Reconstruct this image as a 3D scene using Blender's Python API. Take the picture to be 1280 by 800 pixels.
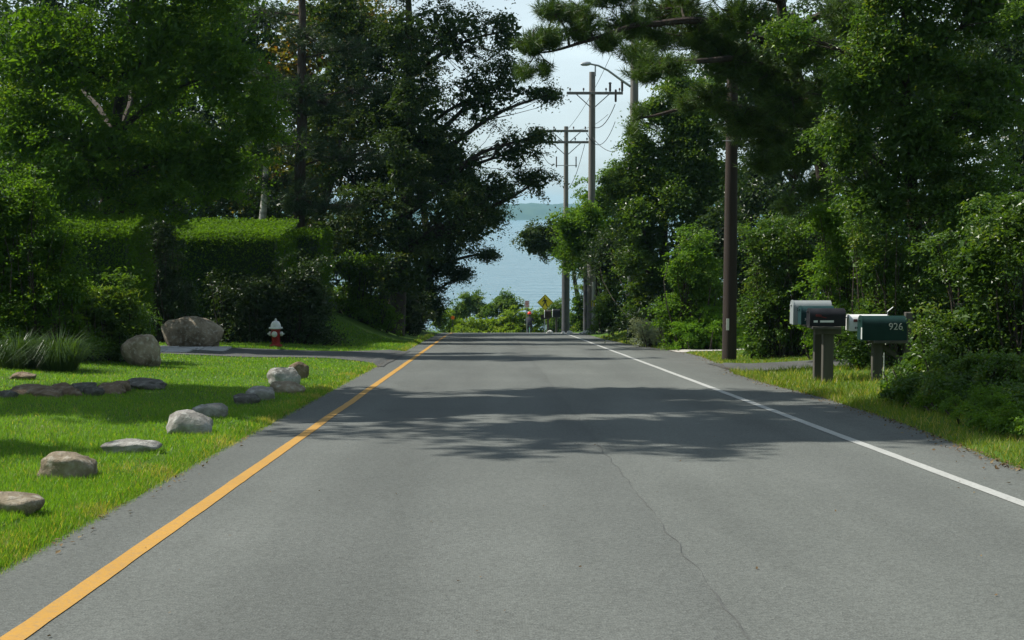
import bpy, math, random
import numpy as np
from mathutils import Vector, Matrix, noise

# ------------------------------------------------------------------ camera, sky, sun, exposure
sc = bpy.context.scene
for o in list(bpy.data.objects):
    bpy.data.objects.remove(o)
R = math.radians
F = 1778.0                                   # focal length in pixels of the 1280 px wide photograph
PITCH, YAW, CAMZ = math.atan(138 / F), math.atan(28 / F), 1.28
cam = bpy.data.objects.new('camera', bpy.data.cameras.new('camera'))
sc.collection.objects.link(cam)
cam.data.sensor_width = 36.0
cam.data.lens = F / 1280 * 36.0
cam.data.clip_end = 20000
cam.location = (0, 0, CAMZ)
cam.rotation_euler = (math.pi / 2 - PITCH, 0, -YAW)
sc.camera = cam

SUN_ELEV, SUN_AZ = R(51), math.atan2(-0.97, 0.24)      # azimuth clockwise from +Y (the road's direction)
SUNV = Vector((math.sin(SUN_AZ) * math.cos(SUN_ELEV), math.cos(SUN_AZ) * math.cos(SUN_ELEV), math.sin(SUN_ELEV)))
world = bpy.data.worlds.new('World')
sc.world = world
world.use_nodes = True
wn = world.node_tree
bg = wn.nodes['Background']
sky = wn.nodes.new('ShaderNodeTexSky')
sky.sky_type = 'NISHITA'
sky.sun_disc = False
sky.sun_elevation = SUN_ELEV
sky.sun_rotation = SUN_AZ
sky.air_density = 1.0
sky.dust_density = 1.0
sky.ozone_density = 1.6
# thin, even veil of high cloud
wtc = wn.nodes.new('ShaderNodeTexCoord')
wmap = wn.nodes.new('ShaderNodeMapping'); wmap.inputs['Scale'].default_value = (2.2, 2.2, 9.0)
wno = wn.nodes.new('ShaderNodeTexNoise'); wno.inputs['Scale'].default_value = 2.0; wno.inputs['Detail'].default_value = 6
wramp = wn.nodes.new('ShaderNodeMapRange'); wramp.inputs['From Min'].default_value = 0.35; wramp.inputs['From Max'].default_value = 0.75
wramp.inputs['To Min'].default_value = 0.45; wramp.inputs['To Max'].default_value = 0.85
wmix = wn.nodes.new('ShaderNodeMix'); wmix.data_type = 'RGBA'
wmix.inputs[7].default_value = (11.0, 13.0, 13.7, 1)
wn.links.new(wtc.outputs['Generated'], wmap.inputs['Vector'])
wn.links.new(wmap.outputs['Vector'], wno.inputs['Vector'])
wn.links.new(wno.outputs['Fac'], wramp.inputs['Value'])
wsep = wn.nodes.new('ShaderNodeSeparateXYZ'); wn.links.new(wtc.outputs['Generated'], wsep.inputs[0])
whz = wn.nodes.new('ShaderNodeMapRange'); whz.interpolation_type = 'SMOOTHSTEP'
whz.inputs['From Min'].default_value = 0.0; whz.inputs['From Max'].default_value = 0.7; whz.inputs['To Min'].default_value = 1.0; whz.inputs['To Max'].default_value = 0.45
wn.links.new(wsep.outputs['Z'], whz.inputs['Value'])
wmul = wn.nodes.new('ShaderNodeMath'); wmul.operation = 'MULTIPLY'
wn.links.new(wramp.outputs['Result'], wmul.inputs[0]); wn.links.new(whz.outputs['Result'], wmul.inputs[1])
wn.links.new(wmul.outputs[0], wmix.inputs[0])
wn.links.new(sky.outputs['Color'], wmix.inputs[6])
wn.links.new(wmix.outputs[2], bg.inputs['Color'])
bg.inputs['Strength'].default_value = 0.064

sun = bpy.data.objects.new('sun', bpy.data.lights.new('sun', 'SUN'))
sc.collection.objects.link(sun)
sun.data.energy = 5.0
sun.data.angle = R(0.53)
sun.data.color = (1.0, 0.95, 0.86)
sun.rotation_euler = SUNV.to_track_quat('Z', 'Y').to_euler()
sun.location = SUNV * 60

sc.view_settings.view_transform = 'Standard'
sc.view_settings.look = 'None'
sc.view_settings.gamma = 1.0
sc.view_settings.use_curve_mapping = False
sc.view_settings.exposure = 0.42
sc.render.engine = 'CYCLES'
sc.cycles.max_bounces = 5
sc.cycles.volume_bounces = 0
sc.cycles.diffuse_bounces = 3
sc.cycles.glossy_bounces = 2
sc.cycles.transmission_bounces = 2
sc.cycles.use_denoising = True

# ------------------------------------------------------------------ helpers
COL = sc.collection
ORG = {}
CAMM = cam.rotation_euler.to_matrix()

def ray(px, py):
    return CAMM @ Vector(((px - 640) / F, -(py - 400) / F, -1.0))

def at(px, py, Y):
    """World point seen at photograph pixel (px, py) at distance Y along the road."""
    d = ray(px, py)
    return Vector((0, 0, CAMZ)) + d * (Y / d.y)

def sstep(a, b, x):
    t = np.clip((np.asarray(x, float) - a) / (b - a), 0, 1)
    return t * t * (3 - 2 * t)

ZY = np.array([-80, 0, 55, 62, 68, 74, 80, 90, 100, 112, 125, 150, 200, 300, 420])
ZZ = np.array([5.36, 0, -3.685, -4.17, -4.62, -5.13, -5.72, -6.82, -7.95, -9.35, -10.8, -13.8, -20.0, -27.5, -31.0])
def zr(y):
    return np.interp(y, ZY, ZZ)
RY = np.array([-80, 8, 11, 15, 19, 23, 26, 28, 31, 35, 39, 42, 46, 52, 60, 240])
RX = np.array([4.2, 4.15, 4.15, 4.45, 4.6, 4.5, 4.55, 4.8, 5.0, 5.25, 5.2, 4.9, 4.5, 4.3, 4.25, 4.25])
def xright(y):
    return np.interp(y, RY, RX)
XL = -2.38
def hgt(x, y):
    x = np.asarray(x, float); y = np.asarray(y, float)
    z = zr(y)
    dl, dr = XL - x, x - xright(y)
    up = sstep(-0.12, 0.12, dl) * 0.075 + sstep(-0.12, 0.12, dr) * 0.07 - 0.045
    bank = sstep(41, 50, y) * (1 - sstep(75, 90, y)) * 1.15 * sstep(0.3, 4.5, dl)
    left = 0.03 * np.clip(dl, 0, 12) + 0.06 * np.clip(dl - 12, 0, 40)
    mound = 0.22 * sstep(39, 43, y) * (1 - sstep(56, 62, y)) * sstep(0.1, 0.9, dr)
    right = 0.035 * np.clip(dr - 0.5, 0, 30)
    fade = 1 - sstep(95, 135, y)
    bumps = 0.03 * np.sin(x * 1.3 + 0.7 * y) * np.sin(0.9 * y - 0.4 * x) * (np.maximum(dl, dr) > 0.3)
    return z + up + (bank + left + mound + right) * fade + bumps

def H(x, y):
    return float(hgt(x, y))

def ground(px, py):
    d = ray(px, py); o = Vector((0, 0, CAMZ))
    t = 2.0
    while t < 160:
        p = o + d * t
        if p.z <= H(p.x, p.y):
            return Vector((p.x, p.y, H(p.x, p.y)))
        t += 0.05
    return o + d * 100

def base(px, Y):
    p = at(px, 400, Y)
    return Vector((p.x, Y, H(p.x, Y)))

def tag(o, label=None, cat=None, group=None, kind=None):
    for k, v in (('label', label), ('category', cat), ('group', group), ('kind', kind)):
        if v:
            o[k] = v
    return o

def thing(name, loc, label, cat, group=None):
    o = bpy.data.objects.new(name, None)
    o.empty_display_size = 0.2
    COL.objects.link(o)
    o.location = loc
    ORG[o] = Vector(loc)
    return tag(o, label, cat, group)

def link(name, me, mat, parent=None, loc=None):
    o = bpy.data.objects.new(name, me)
    COL.objects.link(o)
    if mat is not None and not me.materials:
        for m in (mat if isinstance(mat, (list, tuple)) else [mat]):
            me.materials.append(m)
    if parent is not None:
        o.parent = parent
        ORG[o] = ORG[parent]
    else:
        o.location = loc if loc is not None else (0, 0, 0)
        ORG[o] = Vector(o.location)
    return o

class MB:
    """Collects shapes given in world space; build() links them as one mesh under its parent."""
    def __init__(s):
        s.v, s.f = [], []
    def add(s, vs, fs):
        n = len(s.v)
        s.v += [tuple(v) for v in vs]
        s.f += [tuple(i + n for i in f) for f in fs]
        return s
    def box(s, c, size, rot=None, bev=0.0):
        a, b, h = size[0] / 2, size[1] / 2, size[2] / 2
        c = Vector(c)
        if bev > 0:
            e = min(bev, a * .9, b * .9, h * .9)
            vs, idx = [], {}
            for sx in (-1, 1):
                for sy in (-1, 1):
                    for sz in (-1, 1):
                        for k in range(3):
                            p = [sx * (a - e), sy * (b - e), sz * (h - e)]
                            p[k] = (sx * a, sy * b, sz * h)[k]
                            idx[sx, sy, sz, k] = len(vs); vs.append(Vector(p))
            fs = []
            for k in range(3):
                i, j = (k + 1) % 3, (k + 2) % 3
                for sg in (-1, 1):
                    q = []
                    for u, w in ((-1, -1), (1, -1), (1, 1), (-1, 1)):
                        t = [0, 0, 0]; t[k] = sg; t[i] = u; t[j] = w
                        q.append(idx[t[0], t[1], t[2], k])
                    fs.append(q if sg > 0 else q[::-1])
            for k in range(3):
                i, j = (k + 1) % 3, (k + 2) % 3
                for u in (-1, 1):
                    for w in (-1, 1):
                        t0 = [0, 0, 0]; t1 = [0, 0, 0]
                        t0[k] = -1; t1[k] = 1
                        t0[i] = t1[i] = u; t0[j] = t1[j] = w
                        q = [idx[(*t0, i)], idx[(*t1, i)], idx[(*t1, j)], idx[(*t0, j)]]
                        fs.append(q if u * w > 0 else q[::-1])
            for sx in (-1, 1):
                for sy in (-1, 1):
                    for sz in (-1, 1):
                        q = [idx[sx, sy, sz, k] for k in range(3)]
                        fs.append(q if sx * sy * sz > 0 else q[::-1])
        else:
            vs = [Vector((x, y, z)) for x in (-a, a) for y in (-b, b) for z in (-h, h)]
            fs = [(0, 1, 3, 2), (4, 6, 7, 5), (0, 4, 5, 1), (2, 3, 7, 6), (0, 2, 6, 4), (1, 5, 7, 3)]
        if rot is not None:
            vs = [rot @ v for v in vs]
        return s.add([v + c for v in vs], fs)
    def tube(s, path, rad, k=6, cap=True):
        path = [Vector(p) for p in path]
        if not hasattr(rad, '__len__'):
            rad = [rad] * len(path)
        n = len(path)
        vs, prev = [], None
        for i, p in enumerate(path):
            t = (path[min(i + 1, n - 1)] - path[max(i - 1, 0)])
            t = t.normalized() if t.length > 1e-9 else Vector((0, 0, 1))
            u = prev if prev is not None else (Vector((1, 0, 0)) if abs(t.x) < 0.8 else Vector((0, 1, 0)))
            u = (u - t * u.dot(t)).normalized()
            prev = u
            w = t.cross(u)
            for j in range(k):
                a = 2 * math.pi * j / k
                vs.append(p + (u * math.cos(a) + w * math.sin(a)) * rad[i])
        fs = []
        for i in range(n - 1):
            for j in range(k):
                fs.append((i * k + j, i * k + (j + 1) % k, (i + 1) * k + (j + 1) % k, (i + 1) * k + j))
        if cap:
            fs.append(tuple(range(k - 1, -1, -1)))
            fs.append(tuple((n - 1) * k + j for j in range(k)))
        return s.add(vs, fs)
    def lathe(s, c, prof, k=20, axis=(0, 0, 1)):
        q = Vector((0, 0, 1)).rotation_difference(Vector(axis))
        c = Vector(c)
        vs = []
        for r, h in prof:
            for j in range(k):
                a = 2 * math.pi * j / k
                vs.append(c + q @ Vector((r * math.cos(a), r * math.sin(a), h)))
        fs = []
        for i in range(len(prof) - 1):
            for j in range(k):
                fs.append((i * k + j, i * k + (j + 1) % k, (i + 1) * k + (j + 1) % k, (i + 1) * k + j))
        fs.append(tuple(range(k - 1, -1, -1)))
        fs.append(tuple((len(prof) - 1) * k + j for j in range(k)))
        return s.add(vs, fs)
    def prism(s, poly, origin, ax_u, ax_v, ax_n, depth):
        o, u, v, n = Vector(origin), Vector(ax_u), Vector(ax_v), Vector(ax_n)
        m = len(poly)
        vs = [o + u * a + v * b for a, b in poly] + [o + u * a + v * b + n * depth for a, b in poly]
        fs = [tuple(range(m - 1, -1, -1)), tuple(range(m, 2 * m))]
        fs += [(i, (i + 1) % m, m + (i + 1) % m, m + i) for i in range(m)]
        return s.add(vs, fs)
    def build(s, name, mat, parent=None, loc=None, smooth=True):
        org = ORG[parent] if parent is not None else Vector(loc if loc is not None else (0, 0, 0))
        me = bpy.data.meshes.new(name)
        me.from_pydata([(x - org.x, y - org.y, z - org.z) for x, y, z in s.v], [], s.f)
        if smooth:
            me.polygons.foreach_set('use_smooth', [True] * len(me.polygons))
            try:
                me.set_sharp_from_angle(angle=R(38))
            except Exception:
                pass
        me.update()
        return link(name, me, mat, parent, loc)

def np_mesh(name, co, faces, attr=None, smooth=False):
    """co (n,3); faces (m,k) int array, all the same size k; attr: per-point float 'v'."""
    me = bpy.data.meshes.new(name)
    m, k = faces.shape
    me.vertices.add(len(co)); me.vertices.foreach_set('co', np.ascontiguousarray(co, np.float32).ravel())
    me.loops.add(m * k); me.loops.foreach_set('vertex_index', np.ascontiguousarray(faces, np.int32).ravel())
    me.polygons.add(m); me.polygons.foreach_set('loop_start', np.arange(0, m * k, k, dtype=np.int32))
    me.update(calc_edges=True)
    me.polygons.foreach_set('use_smooth', np.full(m, smooth, bool))
    if attr is not None:
        a = me.attributes.new('v', 'FLOAT', 'POINT')
        a.data.foreach_set('value', np.ascontiguousarray(attr, np.float32))
    return me

# ------------------------------------------------------------------ materials
def newmat(name):
    m = bpy.data.materials.new(name); m.use_nodes = True
    nt = m.node_tree
    return m, nt, nt.nodes['Principled BSDF'], nt.nodes['Material Output']

def N(nt, t, **kw):
    n = nt.nodes.new(t)
    for k, v in kw.items():
        if k in n.inputs:
            n.inputs[k].default_value = v
        else:
            setattr(n, k, v)
    return n

def mixrgb(nt, fac, a, b, blend='MIX'):
    n = nt.nodes.new('ShaderNodeMix'); n.data_type = 'RGBA'; n.blend_type = blend
    for sock, val in ((n.inputs[0], fac), (n.inputs[6], a), (n.inputs[7], b)):
        if hasattr(val, 'is_linked'):
            nt.links.new(val, sock)
        else:
            sock.default_value = val if not isinstance(val, tuple) else (*val[:3], 1)
    return n.outputs[2]

def noisefac(nt, scale, detail=4, lo=0.3, hi=0.7, coord='Object', vec_scale=None, rough=0.55):
    tc = N(nt, 'ShaderNodeTexCoord')
    src = tc.outputs[coord]
    if vec_scale:
        mp = N(nt, 'ShaderNodeMapping'); mp.inputs['Scale'].default_value = vec_scale
        nt.links.new(src, mp.inputs['Vector']); src = mp.outputs['Vector']
    no = N(nt, 'ShaderNodeTexNoise'); no.inputs['Scale'].default_value = scale; no.inputs['Detail'].default_value = detail
    no.inputs['Roughness'].default_value = rough
    nt.links.new(src, no.inputs['Vector'])
    mr = N(nt, 'ShaderNodeMapRange'); mr.inputs['From Min'].default_value = lo; mr.inputs['From Max'].default_value = hi
    nt.links.new(no.outputs['Fac'], mr.inputs['Value'])
    return mr.outputs['Result'], no.outputs['Fac']

def bump(nt, bsdf, height, strength=0.3, dist=0.02):
    b = N(nt, 'ShaderNodeBump'); b.inputs['Strength'].default_value = strength; b.inputs['Distance'].default_value = dist
    nt.links.new(height, b.inputs['Height']); nt.links.new(b.outputs['Normal'], bsdf.inputs['Normal'])

def surf(name, c1, c2, scale=6, rough=0.7, bstr=0.25, bscale=None, bdist=0.01, metal=0.0, spec=0.4, vec_scale=None, lo=0.3, hi=0.7):
    m, nt, b, _ = newmat(name)
    f, _r = noisefac(nt, scale, 5, lo, hi, vec_scale=vec_scale)
    nt.links.new(mixrgb(nt, f, c1, c2), b.inputs['Base Color'])
    b.inputs['Roughness'].default_value = rough; b.inputs['Metallic'].default_value = metal
    b.inputs['Specular IOR Level'].default_value = spec
    if bstr:
        _f, r2 = noisefac(nt, bscale or scale * 4, 6, vec_scale=vec_scale)
        bump(nt, b, r2, bstr, bdist)
    return m

def leafmat(name, c1, c2, c3=None, transl=0.48, rough=0.5, spec=0.22):
    """Leaf surface: colour varies from leaf to leaf by the attribute v; light passes through the blade."""
    m, nt, b, out = newmat(name)
    at_ = N(nt, 'ShaderNodeAttribute', attribute_name='v')
    cr = N(nt, 'ShaderNodeValToRGB')
    cr.color_ramp.elements[0].color = (*c1, 1); cr.color_ramp.elements[1].color = (*c2, 1)
    cr.color_ramp.elements[1].position = 0.9
    if c3:
        e = cr.color_ramp.elements.new(1.0); e.color = (*c3, 1)
    nt.links.new(at_.outputs['Fac'], cr.inputs['Fac'])
    nt.links.new(cr.outputs['Color'], b.inputs['Base Color'])
    b.inputs['Roughness'].default_value = rough; b.inputs['Specular IOR Level'].default_value = spec
    tr = N(nt, 'ShaderNodeBsdfTranslucent')
    nt.links.new(mixrgb(nt, 1.0, cr.outputs['Color'], (2.1, 2.0, 0.45), 'MULTIPLY'), tr.inputs['Color'])
    ms = N(nt, 'ShaderNodeMixShader'); ms.inputs[0].default_value = transl
    nt.links.new(b.outputs[0], ms.inputs[1]); nt.links.new(tr.outputs[0], ms.inputs[2])
    nt.links.new(ms.outputs[0], out.inputs['Surface'])
    return m

M = {}
M['locust'] = leafmat('leaf_locust', (0.036, 0.085, 0.013), (0.085, 0.165, 0.02), (0.14, 0.21, 0.03), 0.48)
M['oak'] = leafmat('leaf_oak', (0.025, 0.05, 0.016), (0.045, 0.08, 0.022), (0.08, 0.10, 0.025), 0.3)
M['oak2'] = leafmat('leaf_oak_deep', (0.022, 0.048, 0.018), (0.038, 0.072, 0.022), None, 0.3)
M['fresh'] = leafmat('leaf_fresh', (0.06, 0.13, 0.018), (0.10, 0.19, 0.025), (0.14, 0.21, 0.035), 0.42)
M['ivy'] = leafmat('leaf_glossy', (0.042, 0.092, 0.02), (0.085, 0.15, 0.026), (0.13, 0.18, 0.03), 0.4, 0.36, 0.45)
M['shrub'] = leafmat('leaf_shrub', (0.04, 0.092, 0.018), (0.085, 0.155, 0.026), (0.14, 0.18, 0.03), 0.4, 0.38, 0.45)
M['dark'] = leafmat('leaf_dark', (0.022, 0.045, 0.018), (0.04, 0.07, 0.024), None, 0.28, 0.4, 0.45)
M['hedge'] = leafmat('leaf_privet', (0.045, 0.1, 0.012), (0.08, 0.16, 0.016), (0.13, 0.21, 0.03), 0.45, 0.5, 0.15)
M['silver'] = leafmat('leaf_silver', (0.16, 0.2, 0.14), (0.3, 0.34, 0.27), None, 0.25, 0.5)
M['fern'] = leafmat('leaf_fern', (0.07, 0.16, 0.018), (0.12, 0.24, 0.025), (0.15, 0.25, 0.03), 0.42)
M['beach'] = leafmat('leaf_beach', (0.06, 0.12, 0.03), (0.1, 0.17, 0.045), (0.14, 0.19, 0.06), 0.35)
M['vine'] = leafmat('leaf_vine', (0.11, 0.19, 0.02), (0.19, 0.27, 0.03), (0.25, 0.28, 0.05), 0.42)
M['rust'] = leafmat('leaf_rust', (0.07, 0.09, 0.02), (0.15, 0.12, 0.03), (0.25, 0.1, 0.03), 0.4)
M['needle'] = leafmat('pine_needle', (0.035, 0.075, 0.018), (0.08, 0.14, 0.025), (0.12, 0.12, 0.03), 0.2, 0.5, 0.3)
M['needled'] = leafmat('pine_needle_dark', (0.02, 0.042, 0.02), (0.038, 0.07, 0.026), None, 0.2, 0.5, 0.3)
M['grass'] = leafmat('grass_blade', (0.085, 0.185, 0.022), (0.15, 0.28, 0.03), (0.3, 0.29, 0.1), 0.42, 0.45, 0.35)
M['grassy'] = leafmat('grass_blade_dry', (0.1, 0.17, 0.022), (0.17, 0.225, 0.03), (0.34, 0.29, 0.12), 0.4, 0.5, 0.3)
M['ornamental'] = leafmat('grass_ornamental', (0.025, 0.055, 0.018), (0.05, 0.095, 0.026), None, 0.35, 0.4, 0.4)
M['litter'] = leafmat('leaf_litter', (0.06, 0.04, 0.022), (0.15, 0.1, 0.05), (0.22, 0.17, 0.09), 0.1, 0.7, 0.2)
M['bark'] = surf('bark_dark', (0.026, 0.02, 0.015), (0.06, 0.048, 0.037), 7, 0.9, 0.8, 22, 0.03, vec_scale=(1, 1, 0.25))
M['barkp'] = surf('bark_pine', (0.022, 0.016, 0.013), (0.058, 0.043, 0.034), 5, 0.9, 0.9, 14, 0.04, vec_scale=(1, 1, 0.35))
M['birch'] = surf('bark_pale', (0.3, 0.29, 0.26), (0.55, 0.53, 0.48), 5, 0.8, 0.4, 16, 0.01, vec_scale=(0.5, 0.5, 2.0))
M['polewood'] = surf('pole_wood_grey', (0.13, 0.125, 0.115), (0.25, 0.24, 0.22), 5, 0.85, 0.4, 30, 0.01, vec_scale=(1, 1, 0.06))
M['polebrown'] = surf('pole_wood_brown', (0.02, 0.014, 0.011), (0.048, 0.035, 0.027), 6, 0.9, 0.5, 30, 0.01, vec_scale=(1, 1, 0.05))
M['sheath'] = surf('cable_sheath', (0.05, 0.055, 0.06), (0.09, 0.095, 0.1), 4, 0.6, 0.1)
M['conduit'] = surf('conduit_grey', (0.4, 0.4, 0.38), (0.5, 0.5, 0.47), 4, 0.6, 0.1)
M['wire'] = surf('wire_black', (0.02, 0.02, 0.022), (0.04, 0.04, 0.042), 8, 0.6, 0.0)
M['steel'] = surf('steel_galvanised', (0.3, 0.32, 0.33), (0.42, 0.44, 0.45), 12, 0.45, 0.1, metal=0.6)
M['insul'] = surf('insulator_brown', (0.05, 0.03, 0.025), (0.08, 0.05, 0.04), 8, 0.3, 0.0)
M['post'] = surf('post_weathered', (0.05, 0.046, 0.038), (0.1, 0.094, 0.08), 6, 0.9, 0.6, 30, 0.006, vec_scale=(1, 1, 0.08))
M['mb_grey'] = surf('mailbox_grey', (0.22, 0.25, 0.25), (0.28, 0.31, 0.31), 5, 0.4, 0.04, spec=0.5)
M['mb_white'] = surf('mailbox_white', (0.62, 0.64, 0.63), (0.74, 0.75, 0.74), 5, 0.4, 0.04, spec=0.5)
M['mb_teal'] = surf('mailbox_teal', (0.008, 0.032, 0.034), (0.014, 0.045, 0.046), 5, 0.5, 0.04, spec=0.25)
M['mb_green'] = surf('mailbox_green', (0.005, 0.024, 0.021), (0.009, 0.034, 0.029), 5, 0.5, 0.04, spec=0.25)
M['mb_black'] = surf('mailbox_black', (0.01, 0.011, 0.014), (0.02, 0.02, 0.024), 5, 0.5, 0.04, spec=0.25)
M['flag'] = surf('flag_red', (0.3, 0.02, 0.02), (0.4, 0.035, 0.03), 8, 0.5, 0.0)
M['flagd'] = surf('flag_maroon', (0.1, 0.012, 0.014), (0.16, 0.02, 0.02), 8, 0.5, 0.0)
M['white'] = surf('white_vinyl', (0.7, 0.7, 0.68), (0.8, 0.8, 0.78), 8, 0.5, 0.0)
M['ink'] = surf('black_ink', (0.01, 0.01, 0.01), (0.02, 0.02, 0.02), 8, 0.5, 0.0)
M['signyellow'] = surf('sign_yellow', (0.62, 0.5, 0.015), (0.72, 0.58, 0.03), 4, 0.45, 0.0)
M['signred'] = surf('sign_red', (0.5, 0.06, 0.05), (0.58, 0.1, 0.09), 6, 0.5, 0.0)
M['orange'] = surf('marker_orange', (0.75, 0.12, 0.015), (0.85, 0.17, 0.02), 6, 0.5, 0.0)
M['hyd_red'] = surf('hydrant_red', (0.26, 0.015, 0.018), (0.36, 0.025, 0.028), 9, 0.4, 0.15, 30, 0.003)
M['hyd_white'] = surf('hydrant_white', (0.55, 0.58, 0.58), (0.72, 0.74, 0.73), 9, 0.45, 0.15, 30, 0.003)
M['shirt'] = surf('cloth_dark', (0.02, 0.022, 0.03), (0.035, 0.038, 0.05), 10, 0.9, 0.2)
M['helmet'] = surf('helmet_red', (0.7, 0.035, 0.02), (0.8, 0.06, 0.03), 8, 0.35, 0.0)
M['skin'] = surf('skin', (0.42, 0.24, 0.16), (0.5, 0.3, 0.2), 12, 0.55, 0.05)
M['rubber'] = surf('rubber_black', (0.015, 0.015, 0.015), (0.03, 0.03, 0.03), 12, 0.8, 0.1)
M['bikeframe'] = surf('bicycle_frame_paint', (0.03, 0.16, 0.1), (0.05, 0.2, 0.13), 8, 0.3, 0.0)
M['pedestal'] = surf('pedestal_grey', (0.22, 0.24, 0.23), (0.3, 0.32, 0.3), 8, 0.6, 0.1)
M['pave'] = surf('flagstone', (0.3, 0.31, 0.32), (0.48, 0.48, 0.48), 3, 0.85, 0.4, 25, 0.006)
M['gravel'] = surf('gravel_pale', (0.3, 0.29, 0.26), (0.52, 0.5, 0.46), 14, 0.95, 0.9, 30, 0.03)

def rockmat(name, c1, c2, c3):
    m, nt, b, _ = newmat(name)
    f1, _ = noisefac(nt, 3.2, 6, 0.35, 0.68)
    f2, _ = noisefac(nt, 14, 5, 0.52, 0.72)
    c = mixrgb(nt, f1, c1, c2)
    nt.links.new(mixrgb(nt, f2, c, c3), b.inputs['Base Color'])
    b.inputs['Roughness'].default_value = 0.9; b.inputs['Specular IOR Level'].default_value = 0.25
    _f, r2 = noisefac(nt, 14, 12, rough=0.72)
    bump(nt, b, r2, 0.9, 0.05)
    return m
M['rock_grey'] = rockmat('rock_grey', (0.2, 0.19, 0.17), (0.42, 0.41, 0.38), (0.52, 0.52, 0.49))
M['rock_tan'] = rockmat('rock_tan', (0.17, 0.135, 0.09), (0.4, 0.34, 0.25), (0.48, 0.45, 0.38))
M['rock_dark'] = rockmat('rock_dark', (0.07, 0.068, 0.062), (0.15, 0.145, 0.13), (0.22, 0.22, 0.2))
M['rock_brown'] = rockmat('rock_brown', (0.12, 0.085, 0.055), (0.24, 0.18, 0.12), (0.3, 0.26, 0.2))

def asphalt(name, c1, c2, seam=False):
    m, nt, b, _ = newmat(name)
    tc = N(nt, 'ShaderNodeTexCoord')
    f1, _ = noisefac(nt, 0.5, 6, 0.3, 0.7)
    f2, r2 = noisefac(nt, 70, 3, 0.35, 0.72, rough=0.7)
    f3, _ = noisefac(nt, 0.9, 4, 0.4, 0.75, vec_scale=(1.4, 0.12, 1))
    c = mixrgb(nt, f1, c1, c2)
    c = mixrgb(nt, f3, c, tuple(x * 0.86 for x in c1))
    if seam:                                       # two paving passes of a different age meet along the seam
        sp = N(nt, 'ShaderNodeSeparateXYZ'); nt.links.new(tc.outputs['Object'], sp.inputs[0])
        g = N(nt, 'ShaderNodeMath', operation='GREATER_THAN'); g.inputs[1].default_value = 1.0
        nt.links.new(sp.outputs['X'], g.inputs[0])
        c = mixrgb(nt, g.outputs[0], c, mixrgb(nt, 1.0, c, (1.1, 1.1, 1.09), 'MULTIPLY'))
    if seam:
        wv = N(nt, 'ShaderNodeMath', operation='SINE'); ml = N(nt, 'ShaderNodeMath', operation='MULTIPLY_ADD')
        ml.inputs[1].default_value = 3.7; ml.inputs[2].default_value = 0.9
        nt.links.new(sp.outputs['X'], ml.inputs[0]); nt.links.new(ml.outputs[0], wv.inputs[0])
        wr = N(nt, 'ShaderNodeMapRange'); wr.inputs['From Min'].default_value = -1; wr.inputs['To Min'].default_value = 0.0; wr.inputs['To Max'].default_value = 0.6
        nt.links.new(wv.outputs[0], wr.inputs['Value'])
        c = mixrgb(nt, wr.outputs['Result'], c, mixrgb(nt, 1.0, c, (1.2, 1.2, 1.19), 'MULTIPLY'))
        fs, _ = noisefac(nt, 1.1, 7, 0.6, 0.82, vec_scale=(1, 0.35, 1), rough=0.65)
        c = mixrgb(nt, fs, c, mixrgb(nt, 1.0, c, (0.66, 0.66, 0.65), 'MULTIPLY'))
        fe, _ = noisefac(nt, 3.0, 6, 0.45, 0.7)
        ed = N(nt, 'ShaderNodeMapRange'); ed.inputs['From Min'].default_value = 3.55; ed.inputs['From Max'].default_value = 4.6
        nt.links.new(sp.outputs['X'], ed.inputs['Value'])
        em = N(nt, 'ShaderNodeMath', operation='MULTIPLY'); nt.links.new(fe, em.inputs[0]); nt.links.new(ed.outputs['Result'], em.inputs[1])
        c = mixrgb(nt, em.outputs[0], c, (0.085, 0.082, 0.074))
    vo = N(nt, 'ShaderNodeTexVoronoi'); vo.inputs['Scale'].default_value = 95
    nt.links.new(tc.outputs['Object'], vo.inputs['Vector'])
    sp2 = N(nt, 'ShaderNodeSeparateColor'); nt.links.new(vo.outputs['Color'], sp2.inputs[0])
    gr = N(nt, 'ShaderNodeMapRange'); gr.inputs['From Min'].default_value = 0.0; gr.inputs['From Max'].default_value = 1.0
    gr.inputs['To Min'].default_value = 0.74; gr.inputs['To Max'].default_value = 1.28
    nt.links.new(sp2.outputs[0], gr.inputs['Value'])
    cc = N(nt, 'ShaderNodeCombineColor')
    for i in range(3):
        nt.links.new(gr.outputs['Result'], cc.inputs[i])
    c = mixrgb(nt, 1.0, c, cc.outputs[0], 'MULTIPLY')
    nt.links.new(c, b.inputs['Base Color'])
    b.inputs['Roughness'].default_value = 0.85; b.inputs['Specular IOR Level'].default_value = 0.3
    bump(nt, b, vo.outputs['Distance'], 0.5, 0.006)
    return m
M['asphalt'] = asphalt('asphalt_worn', (0.09, 0.098, 0.092), (0.11, 0.119, 0.112), True)
M['asphaltd'] = asphalt('asphalt_driveway', (0.07, 0.073, 0.07), (0.092, 0.096, 0.092))
M['crack'] = surf('crack_tar', (0.068, 0.072, 0.069), (0.09, 0.095, 0.092), 9, 0.8, 0.3)

def paint(name, c, worn):
    m, nt, b, _ = newmat(name)
    f, _ = noisefac(nt, 32, 6, 0.47, 0.72, rough=0.75)
    f2, _ = noisefac(nt, 1.5, 3, 0.3, 0.8)
    k = N(nt, 'ShaderNodeMath', operation='MULTIPLY'); nt.links.new(f, k.inputs[0]); k.inputs[1].default_value = worn
    col = mixrgb(nt, f2, c, tuple(x * 0.85 for x in c))
    nt.links.new(mixrgb(nt, k.outputs[0], col, (0.13, 0.13, 0.125)), b.inputs['Base Color'])
    b.inputs['Roughness'].default_value = 0.65
    return m
M['yellow'] = paint('paint_yellow', (0.45, 0.24, 0.032), 0.45)
M['whitep'] = paint('paint_white', (0.42, 0.43, 0.41), 0.55)

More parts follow.
